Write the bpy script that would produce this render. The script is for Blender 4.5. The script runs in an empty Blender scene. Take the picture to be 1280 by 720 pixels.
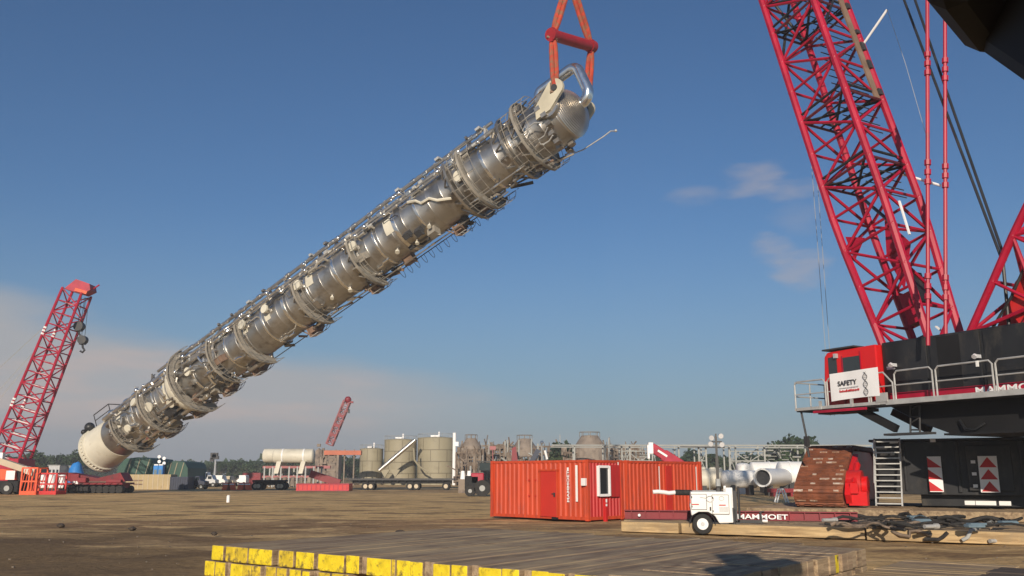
import bpy, math, random
from mathutils import Vector, Matrix, noise
random.seed(7)
V = Vector
R_ = math.radians
scene = bpy.context.scene
col = scene.collection

# ------------------------------------------------------------------ camera
F = 1108.0
CAMH = 2.0
HOR = 593.0
PITCH = math.atan((HOR - 360.0) / F)
cam_d = bpy.data.cameras.new("camera")
cam = bpy.data.objects.new("camera", cam_d)
col.objects.link(cam)
cam.location = (0, 0, CAMH)
cam.rotation_euler = (math.pi / 2 + PITCH, 0, 0)
cam_d.sensor_width = 36.0
cam_d.lens = 36.0 * F / 1280.0
cam_d.clip_end = 5000
scene.camera = cam
cP, sP = math.cos(PITCH), math.sin(PITCH)

def at(px, py, Y):
    """world point seen at a pixel of the 1280x720 photo, Y metres ahead"""
    a = (px - 640.0) / F
    b = (360.0 - py) / F
    d = V((a, cP - b * sP, sP + b * cP))
    return V((0, 0, CAMH)) + d * (Y / d.y)

def gp(px, py, z=0.0):
    a = (px - 640.0) / F
    b = (360.0 - py) / F
    d = V((a, cP - b * sP, sP + b * cP))
    return V((0, 0, CAMH)) + d * ((z - CAMH) / d.z)

def proj(p):
    p = V(p) - V((0, 0, CAMH))
    fw = p.y * cP + p.z * sP
    up = -p.y * sP + p.z * cP
    return 640 + F * p.x / fw, 360 - F * up / fw

# ------------------------------------------------------------------ mesh builder
WM = {}

def wm(o):
    return WM.get(o.name, Matrix.Identity(4)) if o else Matrix.Identity(4)

class MB:
    def __init__(self):
        self.v = []; self.f = []; self.mi = []
    def add(self, vs, fs, mi=0):
        o = len(self.v)
        self.v += [V(p) for p in vs]
        for f in fs:
            self.f.append([i + o for i in f]); self.mi.append(mi)
        return self
    def box(self, c, s, ax=None, mi=0):
        """box with centre c, full sizes s, along axes ax (3 vectors)"""
        c = V(c)
        X, Y, Z = ax if ax else (V((1, 0, 0)), V((0, 1, 0)), V((0, 0, 1)))
        vs = []
        for k in (-.5, .5):
            for j in (-.5, .5):
                for i in (-.5, .5):
                    vs.append(c + X * (i * s[0]) + Y * (j * s[1]) + Z * (k * s[2]))
        return self.add(vs, [(0, 2, 3, 1), (4, 5, 7, 6), (0, 1, 5, 4), (2, 6, 7, 3), (0, 4, 6, 2), (1, 3, 7, 5)], mi)
    def bar(self, p0, p1, w, h, up=None, mi=0):
        p0, p1 = V(p0), V(p1); d = p1 - p0; L = d.length
        if L < 1e-6: return self
        d = d / L
        u = V(up) if up else V((0, 0, 1))
        if abs(u.dot(d)) > .98: u = V((0, 1, 0))
        s = d.cross(u).normalized(); u = s.cross(d)
        return self.box((p0 + p1) / 2, (L, w, h), (d, s, u), mi)
    def tube(self, p0, p1, r0, r1=None, n=8, cap=True, mi=0):
        p0, p1 = V(p0), V(p1); r1 = r0 if r1 is None else r1
        d = (p1 - p0)
        if d.length < 1e-6: return self
        d.normalize()
        u = V((0, 0, 1)) if abs(d.z) < .95 else V((1, 0, 0))
        s = d.cross(u).normalized(); u = s.cross(d)
        vs = []; fs = []
        for p, r in ((p0, r0), (p1, r1)):
            for i in range(n):
                a = 2 * math.pi * i / n
                vs.append(p + (s * math.cos(a) + u * math.sin(a)) * r)
        for i in range(n):
            j = (i + 1) % n
            fs.append((i, i + n, j + n, j))
        if cap:
            fs.append(tuple(range(n))); fs.append(tuple(range(2 * n - 1, n - 1, -1)))
        return self.add(vs, fs, mi)
    def path(self, pts, r, n=8, closed=False, mi=0):
        pts = [V(p) for p in pts]; m = len(pts)
        vs = []; fs = []; prev = None
        for k in range(m):
            a = pts[(k - 1) % m] if (closed or k > 0) else pts[k]
            b = pts[(k + 1) % m] if (closed or k < m - 1) else pts[k]
            d = b - a
            if d.length < 1e-6: d = V((0, 0, 1))
            d.normalize()
            if prev is None:
                u = V((0, 0, 1)) if abs(d.z) < .95 else V((1, 0, 0))
            else:
                u = prev
            s = d.cross(u)
            if s.length < 1e-6: s = d.cross(V((0.3, 1, 0.2)))
            s.normalize(); u = s.cross(d); prev = u
            for i in range(n):
                t = 2 * math.pi * i / n
                vs.append(pts[k] + (s * math.cos(t) + u * math.sin(t)) * r)
        last = m if closed else m - 1
        for k in range(last):
            k2 = (k + 1) % m
            for i in range(n):
                j = (i + 1) % n
                fs.append((k * n + i, k2 * n + i, k2 * n + j, k * n + j))
        if not closed:
            fs.append(tuple(range(n))); fs.append(tuple(range(m * n - 1, (m - 1) * n - 1, -1)))
        return self.add(vs, fs, mi)
    def lathe(self, prof, M, n=32, a0=0.0, a1=None, cap=False, mi=0):
        """profile [(r,z)] revolved about local z of M"""
        full = a1 is None
        a1 = a0 + 2 * math.pi if full else a1
        cols = n if full else n + 1
        vs = []; fs = []
        for i in range(cols):
            a = a0 + (a1 - a0) * i / n
            ca, sa = math.cos(a), math.sin(a)
            for r, z in prof:
                vs.append(M @ V((r * ca, r * sa, z)))
        m = len(prof)
        for i in range(n):
            j = (i + 1) % cols
            for k in range(m - 1):
                fs.append((i * m + k, j * m + k, j * m + k + 1, i * m + k + 1))
        if cap:
            fs.append(tuple(i * m for i in range(cols))[::-1])
            fs.append(tuple(i * m + m - 1 for i in range(cols)))
        return self.add(vs, fs, mi)
    def prism(self, poly, d, mi=0):
        """polygon (list of 3d points) extruded by vector d"""
        n = len(poly); poly = [V(p) for p in poly]; d = V(d)
        vs = poly + [p + d for p in poly]
        fs = [tuple(range(n))[::-1], tuple(range(n, 2 * n))]
        for i in range(n):
            j = (i + 1) % n
            fs.append((i, j, j + n, i + n))
        return self.add(vs, fs, mi)
    def ball(self, c, r, n=10, sc=(1, 1, 1), mi=0):
        prof = [(max(1e-4, r * math.sin(math.pi * k / n)), -r * math.cos(math.pi * k / n)) for k in range(n + 1)]
        M = Matrix.Translation(V(c)) @ Matrix.Diagonal((sc[0], sc[1], sc[2], 1))
        return self.lathe(prof, M, n + 4)
    def build_each(self, name, mat, parent=None, smooth=False, bevel=0.0):
        """one part per connected piece"""
        root = list(range(len(self.v)))
        def fd(i):
            while root[i] != i:
                root[i] = root[root[i]]; i = root[i]
            return i
        for f in self.f:
            for i in f[1:]: root[fd(i)] = fd(f[0])
        parts = {}
        for f, m in zip(self.f, self.mi): parts.setdefault(fd(f[0]), []).append((f, m))
        for fl in parts.values():
            b = MB(); idx = {}
            for f, m in fl:
                g = []
                for i in f:
                    if i not in idx: idx[i] = len(b.v); b.v.append(self.v[i])
                    g.append(idx[i])
                b.f.append(g); b.mi.append(m)
            b.build(name, mat, parent, smooth, bevel)
    def build(self, name, mat, parent=None, smooth=False, bevel=0.0):
        me = bpy.data.meshes.new(name)
        inv = wm(parent).inverted() if parent else Matrix.Identity(4)
        o = bpy.data.objects.new(name, me)
        if parent is None and self.v:
            # put the origin at the base of the thing
            xs = [p.x for p in self.v]; ys = [p.y for p in self.v]; zs = [p.z for p in self.v]
            org = V(((min(xs) + max(xs)) / 2, (min(ys) + max(ys)) / 2, min(zs)))
            inv = Matrix.Translation(-org)
            o.location = org
            WM[o.name] = Matrix.Translation(org)
        me.from_pydata([tuple(inv @ p) for p in self.v], [], self.f)
        mats = mat if isinstance(mat, (list, tuple)) else [mat]
        for m in mats: me.materials.append(m)
        for p, i in zip(me.polygons, self.mi):
            p.material_index = i
            p.use_smooth = smooth
        import bmesh
        bm = bmesh.new(); bm.from_mesh(me)
        bmesh.ops.recalc_face_normals(bm, faces=bm.faces)
        if smooth:
            for e in bm.edges:
                if len(e.link_faces) == 2 and e.calc_face_angle(0) > R_(40): e.smooth = False
        bm.to_mesh(me); bm.free()
        me.update()
        col.objects.link(o)
        if parent is not None:
            o.parent = parent
            WM[o.name] = wm(parent)
        if bevel:
            b = o.modifiers.new("bevel", 'BEVEL'); b.width = bevel; b.segments = 2; b.limit_method = 'ANGLE'
        return o

def tag(o, label=None, cat=None, group=None, kind=None):
    if label: o["label"] = label
    if cat: o["category"] = cat
    if group: o["group"] = group
    if kind: o["kind"] = kind
    return o

def thing(name, label, cat, loc=(0, 0, 0), M=None, group=None):
    o = bpy.data.objects.new(name, None)
    o.empty_display_size = .3
    col.objects.link(o)
    if M is None: M = Matrix.Translation(V(loc))
    o.matrix_world = M
    loc, rot, sc = M.decompose()
    o.location = loc; o.rotation_euler = rot.to_euler()
    WM[o.name] = M.copy()
    return tag(o, label, cat, group)

def copy_tree(o, parent=None):
    c = o.copy(); col.objects.link(c)
    if parent is not None: c.parent = parent
    for ch in list(o.children): copy_tree(ch, c)
    return c

def Rz(a): return Matrix.Rotation(a, 4, 'Z')
def frame(o, x, y, z):
    M = Matrix.Identity(4)
    for i, vv in enumerate((x, y, z)):
        for k in range(3): M[k][i] = vv[k]
    for k in range(3): M[k][3] = o[k]
    return M

def text(s, size, M, mat, name, parent, ext=.004, align='LEFT', xs=1.0):
    cu = bpy.data.curves.new("txt", 'FONT'); cu.body = s; cu.size = size; cu.align_x = align
    cu.extrude = ext; cu.offset = size * .018
    ob = bpy.data.objects.new("txt", cu); col.objects.link(ob)
    dg = bpy.context.evaluated_depsgraph_get()
    me = bpy.data.meshes.new_from_object(ob.evaluated_get(dg))
    mb = MB()
    mb.add([M @ V((p.co.x * xs, p.co.y, p.co.z)) for p in me.vertices], [list(p.vertices) for p in me.polygons])
    bpy.data.objects.remove(ob); bpy.data.curves.remove(cu); bpy.data.meshes.remove(me)
    return mb.build(name, mat, parent)

# ------------------------------------------------------------------ materials
def mat(name, c, rough=.6, metal=0.0, var=.15, scale=3.0, c2=None, c2amt=.45, bump=0.0, bscale=20.0, stretch=(1, 1, 1), spec=.4, detail=6, c2scale=None, world=False, grain=None, dirt=None):
    m = bpy.data.materials.new(name); m.use_nodes = True
    nt = m.node_tree; N = nt.nodes; L = nt.links
    b = N["Principled BSDF"]
    b.inputs["Roughness"].default_value = rough
    b.inputs["Metallic"].default_value = metal
    b.inputs["Specular IOR Level"].default_value = spec
    tc = N.new("ShaderNodeTexCoord"); mp = N.new("ShaderNodeMapping")
    mp.inputs["Scale"].default_value = stretch
    if world:
        g = N.new("ShaderNodeNewGeometry"); L.new(g.outputs["Position"], mp.inputs["Vector"])
    elif grain is not None:
        rt_ = N.new("ShaderNodeMapping"); rt_.inputs["Rotation"].default_value = (0, 0, -R_(grain))
        L.new(tc.outputs["Object"], rt_.inputs["Vector"]); L.new(rt_.outputs[0], mp.inputs["Vector"])
    else:
        L.new(tc.outputs["Object"], mp.inputs["Vector"])
    n1 = N.new("ShaderNodeTexNoise"); n1.inputs["Scale"].default_value = scale; n1.inputs["Detail"].default_value = detail
    L.new(mp.outputs[0], n1.inputs["Vector"])
    hsv = N.new("ShaderNodeHueSaturation"); hsv.inputs["Color"].default_value = (*c, 1)
    mr = N.new("ShaderNodeMapRange"); mr.inputs[1].default_value = .3; mr.inputs[2].default_value = .7
    mr.inputs[3].default_value = 1 - var; mr.inputs[4].default_value = 1 + var
    L.new(n1.outputs["Fac"], mr.inputs[0]); L.new(mr.outputs[0], hsv.inputs["Value"])
    out = hsv.outputs[0]
    if c2:
        n2 = N.new("ShaderNodeTexNoise"); n2.inputs["Scale"].default_value = c2scale or scale * 1.7; n2.inputs["Detail"].default_value = 8
        n2.inputs["Roughness"].default_value = .65
        L.new(mp.outputs[0], n2.inputs["Vector"])
        r2 = N.new("ShaderNodeMapRange"); r2.inputs[1].default_value = 1 - c2amt - .08; r2.inputs[2].default_value = 1 - c2amt + .08
        L.new(n2.outputs["Fac"], r2.inputs[0])
        mx = N.new("ShaderNodeMix"); mx.data_type = 'RGBA'
        L.new(r2.outputs[0], mx.inputs[0]); L.new(out, mx.inputs[6]); mx.inputs[7].default_value = (*c2, 1)
        out = mx.outputs[2]
    if dirt:
        g = N.new("ShaderNodeNewGeometry")
        nd = N.new("ShaderNodeTexNoise"); nd.inputs["Scale"].default_value = .55; nd.inputs["Detail"].default_value = 9; nd.inputs["Roughness"].default_value = .68
        L.new(g.outputs["Position"], nd.inputs["Vector"])
        rd = N.new("ShaderNodeMapRange"); rd.inputs[1].default_value = .47; rd.inputs[2].default_value = .60; rd.inputs[4].default_value = .85
        L.new(nd.outputs["Fac"], rd.inputs[0])
        md = N.new("ShaderNodeMix"); md.data_type = 'RGBA'; L.new(rd.outputs[0], md.inputs[0]); L.new(out, md.inputs[6]); md.inputs[7].default_value = (*dirt, 1)
        out = md.outputs[2]
    L.new(out, b.inputs["Base Color"])
    rr = N.new("ShaderNodeMapRange"); rr.inputs[3].default_value = max(.03, rough - .1); rr.inputs[4].default_value = min(1, rough + .1)
    L.new(n1.outputs["Fac"], rr.inputs[0]); L.new(rr.outputs[0], b.inputs["Roughness"])
    if bump:
        n3 = N.new("ShaderNodeTexNoise"); n3.inputs["Scale"].default_value = bscale; n3.inputs["Detail"].default_value = 5
        L.new(mp.outputs[0], n3.inputs["Vector"])
        bp = N.new("ShaderNodeBump"); bp.inputs["Strength"].default_value = bump; bp.inputs["Distance"].default_value = .05
        L.new(n3.outputs["Fac"], bp.inputs["Height"]); L.new(bp.outputs[0], b.inputs["Normal"])
    return m

M = {}
M['crane_red'] = mat("crane_red_paint", (.37, .006, .032), .42, var=.2, scale=1.2, c2=(.20, .02, .02), c2amt=.32)
M['cab_red'] = mat("cab_red_paint", (.60, .012, .014), .35, var=.06, scale=1.0)
M['cont_red'] = mat("container_red_paint", (.52, .062, .020), .55, var=.16, scale=1.6, c2=(.36, .055, .03), c2amt=.41, bump=.06, bscale=6, stretch=(2.2, 2.2, .35))
M['cont_end'] = mat("container_crimson_paint", (.46, .026, .026), .5, var=.14, scale=1.5, c2=(.28, .03, .02), c2amt=.40, stretch=(2.2, 2.2, .35))
M['door_red'] = mat("door_red_paint", (.50, .030, .018), .5, var=.06, scale=1.2)
M['steel_red'] = mat("steel_red_paint", (.20, .010, .018), .5, var=.2, scale=.8, c2=(.15, .02, .02), c2amt=.35)
M['bright_red'] = mat("bright_red_paint", (.52, .02, .02), .45, var=.15, scale=1.5)
M['orange'] = mat("orange_paint", (.72, .10, .03), .5, var=.1, scale=1)
M['orange_dull'] = mat("dull_orange_steel", (.45, .13, .07), .6, var=.2, scale=.5)
M['pale_red'] = mat("faded_hazed_red_steel", (.34, .12, .12), .6, var=.2, scale=.5)  # red paled towards the distance haze, as on the far crane boom
M['black'] = mat("black_paint", (.016, .017, .019), .42, var=.4, scale=.9, c2=(.05, .045, .038), c2amt=.40, stretch=(1, 1, .5))
M['blackm'] = mat("matte_black", (.008, .008, .009), .7, var=.3, scale=1)
M['dark'] = mat("dark_steel", (.04, .04, .042), .55, var=.3, scale=1)
M['rubber'] = mat("black_rubber", (.022, .021, .02), .8, var=.3, scale=4, c2=(.10, .08, .06), c2amt=.34)
M['galv'] = mat("galvanised_steel", (.50, .50, .48), .45, .35, var=.15, scale=3)
M['grey'] = mat("grey_steel", (.36, .37, .36), .6, var=.15, scale=1)
M['white'] = mat("white_paint", (.78, .78, .76), .4, var=.05, scale=1.5, c2=(.55, .52, .47), c2amt=.30)
M['cream'] = mat("cream_paint", (.60, .57, .47), .5, var=.12, scale=.6, c2=(.38, .33, .25), c2amt=.33)
M['cream_lug'] = mat("cream_steel", (.50, .46, .35), .5, var=.15, scale=.8)
M['clean_white'] = mat("clean_white", (.82, .82, .82), .5, var=.03, scale=2)
M['tank'] = mat("tan_tank_paint", (.30, .27, .185), .6, var=.08, scale=.3, c2=(.22, .19, .13), c2amt=.35)
M['tank_rib'] = mat("tank_seam_paint", (.15, .13, .09), .7)
M['glass'] = mat("dark_glass", (.02, .03, .035), .08, var=.1, scale=1, spec=.8)
M['pad'] = mat('worn_pad_steel', (.34, .20, .13), .6, var=.3, scale=3, c2=(.62, .54, .46), c2amt=.47, bump=.2, bscale=14)
M['rust'] = mat("rusty_shoe_steel", (.22, .075, .036), .75, var=.35, scale=1.7, c2=(.13, .05, .03), c2amt=.42, bump=.2, bscale=14)
M['clad'] = mat("aluminium_cladding", (.45, .435, .405), .34, .9, var=.16, scale=.5, c2=(.31, .285, .25), c2amt=.42, bump=.10, bscale=2.2)
M['clad2'] = mat("dull_cladding", (.40, .375, .335), .42, .85, var=.25, scale=.7, c2=(.22, .19, .15), c2amt=.42, bump=.15, bscale=2.5)
M['shiny'] = mat("polished_band", (.86, .86, .84), .17, .95, var=.05, scale=2, bump=.05, bscale=3)
M['pipe'] = mat("clad_pipe", (.58, .55, .50), .33, .88, var=.15, scale=1.2, bump=.05, bscale=3)
M['grate'] = mat("weathered_grating", (.30, .275, .23), .65, .2, var=.25, scale=.9)
M['brown_steel'] = mat("brown_steel", (.20, .13, .09), .7, var=.3, scale=1)
M['lens'] = mat("lamp_lens", (.75, .76, .78), .15, .3, var=.05, scale=2)
M['navy'] = mat("navy_paint", (.02, .028, .055), .5, var=.2, scale=.6)
M['blue'] = mat("blue_plastic", (.03, .22, .60), .55, var=.15, scale=.6)
M['bluestrap'] = mat("faded_blue_strap", (.13, .19, .23), .6, var=.2, scale=3)
M['green'] = mat("dark_green_sheet", (.024, .075, .055), .6, var=.15, scale=.4, c2=(.06, .12, .09), c2amt=.33)
M['tanbox'] = mat("tan_board", (.42, .33, .18), .7, var=.12, scale=.5, c2=(.3, .22, .12), c2amt=.35)
M['beige'] = mat("beige_paint", (.50, .42, .30), .5, var=.1, scale=.6)
M['silverpaint'] = mat("silver_paint", (.45, .46, .47), .35, .3, var=.1)
M['sling_red'] = mat("red_sling_fabric", (.42, .045, .020), .8, var=.3, scale=1.6, c2=(.24, .11, .06), c2amt=.47, bump=.3, bscale=9)
M['bar_red'] = mat("red_spreader_paint", (.30, .012, .018), .45, var=.15)
M['bluelight'] = mat("haze_grey_steel", (.33, .34, .32), .6, var=.12, scale=.3)
M['conc'] = mat("grey_brown_steelwork", (.25, .20, .155), .75, var=.25, scale=.35, c2=(.13, .105, .09), c2amt=.45)
M['steelbrown'] = mat('far_brown_steel', (.13, .095, .068), .8, var=.35, scale=.3, c2=(.26, .215, .17), c2amt=.45)
M['maroon'] = mat('maroon_paint', (.17, .010, .016), .6, var=.3, scale=.6, c2=(.06, .02, .02), c2amt=.4)
M['dome'] = mat("weathered_vessel", (.25, .205, .165), .7, var=.25, scale=.5, c2=(.15, .12, .10), c2amt=.4)
M['leaf_a'] = mat("leaf_dark", (.020, .042, .016), .7, var=.35, scale=.4)
M['leaf_b'] = mat("leaf_mid", (.030, .055, .018), .7, var=.35, scale=.4)
M['leaf_c'] = mat("leaf_olive", (.042, .060, .020), .7, var=.35, scale=.4)
M['bark'] = mat("bark", (.10, .075, .055), .9, var=.2)
M['hose_tan'] = mat("muddy_hose", (.20, .15, .11), .8, var=.3, scale=2, c2=(.05, .045, .04), c2amt=.45)

# wood: end-grain yellow paint, dirty timber
def wood_mat(name, c, c2, rough=.85, grain=54, dirt=None):
    m = mat(name, c, rough, var=.40, scale=1.4, c2=c2, c2amt=.48, bump=.5, bscale=7, stretch=(.22, 4, 4), c2scale=2.0, grain=grain, dirt=dirt)
    return m
M['wood'] = wood_mat("dirty_mat_timber", (.35, .255, .155), (.17, .115, .072), dirt=(.40, .30, .175))
M['wood_b'] = wood_mat("brown_mat_timber", (.25, .175, .11), (.38, .285, .18), dirt=(.40, .30, .175))
M['wood_tan'] = wood_mat("tan_mat_timber", (.45, .325, .17), (.32, .22, .115), grain=-32, dirt=(.33, .245, .145))
M['wood_p'] = wood_mat("platform_timber", (.36, .265, .165), (.20, .14, .09), grain=-32, dirt=(.40, .29, .17))
M['wood_dk'] = wood_mat("dark_mat_timber", (.07, .055, .042), (.12, .09, .065), grain=-36)
M['yellow'] = mat("yellow_end_paint", (.74, .57, .02), .7, var=.20, scale=5, c2=(.10, .078, .03), c2amt=.405, c2scale=6.5, bump=.35, bscale=14)
M['yellow_worn'] = mat("worn_yellow_end_paint", (.64, .47, .03), .75, var=.25, scale=5, c2=(.12, .09, .04), c2amt=.45, c2scale=6, bump=.35, bscale=14)

# ------------------------------------------------------------------ ground
def ground_mat():
    m = bpy.data.materials.new("packed_dirt"); m.use_nodes = True
    nt = m.node_tree; N = nt.nodes; L = nt.links; b = N["Principled BSDF"]
    b.inputs["Roughness"].default_value = .95; b.inputs["Specular IOR Level"].default_value = .15
    g = N.new("ShaderNodeNewGeometry")
    def nz(scale, st, det=8, ro=.6, rot=0):
        mp = N.new("ShaderNodeMapping"); mp.inputs["Scale"].default_value = st; mp.inputs["Rotation"].default_value = (0, 0, rot)
        L.new(g.outputs["Position"], mp.inputs["Vector"])
        n = N.new("ShaderNodeTexNoise"); n.inputs["Scale"].default_value = scale; n.inputs["Detail"].default_value = det; n.inputs["Roughness"].default_value = ro
        L.new(mp.outputs[0], n.inputs["Vector"]); return n.outputs["Fac"]
    def ramp(f, a, b2):
        r = N.new("ShaderNodeMapRange"); r.inputs[1].default_value = a; r.inputs[2].default_value = b2; L.new(f, r.inputs[0]); return r.outputs[0]
    def mix(f, A, B):
        x = N.new("ShaderNodeMix"); x.data_type = 'RGBA'; L.new(f, x.inputs[0])
        for s, i in ((A, 6), (B, 7)):
            if isinstance(s, tuple): x.inputs[i].default_value = (*s, 1)
            else: L.new(s, x.inputs[i])
        return x.outputs[2]
    def scalef(f, k):
        p = N.new("ShaderNodeMath"); p.operation = 'MULTIPLY'; L.new(f, p.inputs[0]); p.inputs[1].default_value = k; return p.outputs[0]
    big = nz(.05, (.5, 1.6, 1), 6, .55)
    mid = nz(.22, (.8, 1.1, 1), 9, .62, R_(-12))
    trk = nz(.8, (.34, 1.5, 1), 7, .62, R_(-24))
    fine = nz(5, (1, 1, 1), 8, .7)
    c = mix(ramp(big, .44, .54), (.27, .195, .118), (.50, .375, .215))
    c = mix(scalef(ramp(mid, .50, .58), .8), c, (.36, .275, .18))
    # broad darker damp strip and the tan worked strip beyond it
    sx = N.new("ShaderNodeSeparateXYZ"); L.new(g.outputs["Position"], sx.inputs[0])
    def band(lo, hi, soft):
        y = N.new("ShaderNodeMath"); y.operation = 'MULTIPLY_ADD'; L.new(mid, y.inputs[0]); y.inputs[1].default_value = soft * 3; L.new(sx.outputs["Y"], y.inputs[2])
        a = N.new("ShaderNodeMapRange"); a.interpolation_type = 'SMOOTHSTEP'; a.inputs[1].default_value = lo; a.inputs[2].default_value = lo + soft; L.new(y.outputs[0], a.inputs[0])
        d = N.new("ShaderNodeMapRange"); d.interpolation_type = 'SMOOTHSTEP'; d.inputs[1].default_value = hi; d.inputs[2].default_value = hi + soft; d.inputs[3].default_value = 1; d.inputs[4].default_value = 0; L.new(y.outputs[0], d.inputs[0])
        p = N.new("ShaderNodeMath"); p.operation = 'MULTIPLY'; L.new(a.outputs[0], p.inputs[0]); L.new(d.outputs[0], p.inputs[1])
        return p.outputs[0]
    c = mix(scalef(band(50, 110, 8), .75), c, (.50, .37, .205))
    c = mix(scalef(band(40, 46, 5), .55), c, (.235, .155, .10))
    c = mix(scalef(band(22, 32, 5), .6), c, (.45, .335, .19))
    # dark damp soil of the left foreground
    dv = N.new("ShaderNodeMath"); dv.operation = 'DIVIDE'; L.new(sx.outputs["X"], dv.inputs[0]); L.new(sx.outputs["Y"], dv.inputs[1])
    dm = N.new("ShaderNodeMath"); dm.operation = 'MULTIPLY_ADD'; L.new(mid, dm.inputs[0]); dm.inputs[1].default_value = .5; L.new(dv.outputs[0], dm.inputs[2])
    dr_ = N.new("ShaderNodeMapRange"); dr_.interpolation_type = 'SMOOTHSTEP'; dr_.inputs[1].default_value = .12; dr_.inputs[2].default_value = -.22; L.new(dm.outputs[0], dr_.inputs[0])
    nr = N.new("ShaderNodeMath"); nr.operation = 'MULTIPLY'; L.new(dr_.outputs[0], nr.inputs[0]); L.new(band(-30, 46, 14), nr.inputs[1])
    c = mix(scalef(ramp(nz(.32, (.6, 1.2, 1), 8, .66, R_(18)), .52, .57), .8), c, (.17, .118, .076))
    c = mix(scalef(ramp(nz(.42, (.7, 1.2, 1), 8, .66, R_(-8)), .53, .60), .7), c, (.62, .48, .29))
    c = mix(scalef(ramp(trk, .57, .66), .75), c, (.16, .115, .078))
    c = mix(scalef(ramp(trk, .40, .32), .5), c, (.46, .36, .225))
    c = mix(scalef(nr.outputs[0], .86), c, (.125, .092, .062))
    fr = N.new("ShaderNodeMapRange"); fr.inputs[1].default_value = .3; fr.inputs[2].default_value = .7; fr.inputs[3].default_value = .72; fr.inputs[4].default_value = 1.28
    L.new(fine, fr.inputs[0])
    wmx = N.new("ShaderNodeMix"); wmx.data_type = 'RGBA'; wmx.blend_type = 'MULTIPLY'; wmx.inputs[0].default_value = 1
    L.new(c, wmx.inputs[6]); wmx.inputs[7].default_value = (1.28, 1.15, .91, 1); wmx.clamp_result = True; c = wmx.outputs[2]
    h = N.new("ShaderNodeHueSaturation"); L.new(c, h.inputs["Color"]); L.new(fr.outputs[0], h.inputs["Value"])
    L.new(h.outputs[0], b.inputs["Base Color"])
    add = N.new("ShaderNodeMath"); add.operation = 'MULTIPLY_ADD'; L.new(trk, add.inputs[0]); add.inputs[1].default_value = 1.6; L.new(fine, add.inputs[2])
    bp = N.new("ShaderNodeBump"); bp.inputs["Strength"].default_value = .75; bp.inputs["Distance"].default_value = .10
    L.new(add.outputs[0], bp.inputs["Height"]); L.new(bp.outputs[0], b.inputs["Normal"])
    return m

M['dirt'] = ground_mat()

def build_ground():
    ys = [-60, -20, -5]
    y = 3.0
    while y < 60: ys.append(y); y *= 1.035
    while y < 2600: ys.append(y); y *= 1.25
    mb = MB(); vs = []; nx = 90
    for y in ys:
        w = max(40, abs(y) * 1.5)
        for i in range(nx + 1):
            x = w * (2 * i / nx - 1)
            z = 0.0
            if 4 < y < 60:
                z = .07 * noise.noise(V((x * .35, y * .35, 0))) + .045 * noise.noise(V((x * 1.1, y * 1.1, 3)))
                z -= .03
                z = min(z, .05)
                k = min(1, (60 - y) / 10); z *= k
            vs.append(V((x, y, z)))
    fs = []
    for j in range(len(ys) - 1):
        for i in range(nx):
            a = j * (nx + 1) + i
            fs.append((a, a + 1, a + nx + 2, a + nx + 1))
    mb.add(vs, fs)
    o = mb.build("ground", M['dirt'], None, smooth=True)
    tag(o, kind="structure")
    return o
build_ground()

# dirt clods lying about
def clod(p, r, name="dirt_clod"):
    mb = MB(); n = 9
    for i in range(1):
        prof = [(max(1e-3, r * math.sin(math.pi * k / n)), -r * math.cos(math.pi * k / n)) for k in range(n + 1)]
        mb.lathe(prof, Matrix.Translation(p), 12)
    ctr = V(p)
    for v_ in mb.v:
        d = v_ - ctr
        k = 1 + .5 * noise.noise(d * (2.2 / r) + ctr)
        v_.xy = (ctr + d * k).xy; v_.z = ctr.z + d.z * k * .6
    return mb.build(name, M['clod'], None, smooth=True)
M['clod'] = mat("dark_soil", (.07, .055, .043), .95, var=.3, scale=5, bump=.5, bscale=12)
for px, py, r, lb in ((76, 657, .14, "dark dirt clod alone on bare ground far left"),
                      (165, 661, .13, "dark dirt clod on bare ground midway between left edge and yellow-ended stack"),
                      (268, 667, .10, "small dark clod just behind the left corner of the yellow-ended timber"),
                      (500, 667, .20, "largest dark dirt clod, in front of the red container's far left corner"),
                      (640, 642 + 28, .13, "dark clod on the ground in front of the red door")):
    p = gp(px, py, 0.05)
    tag(clod(p, r), lb, "clod", "dirt clods on the ground")

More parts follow.
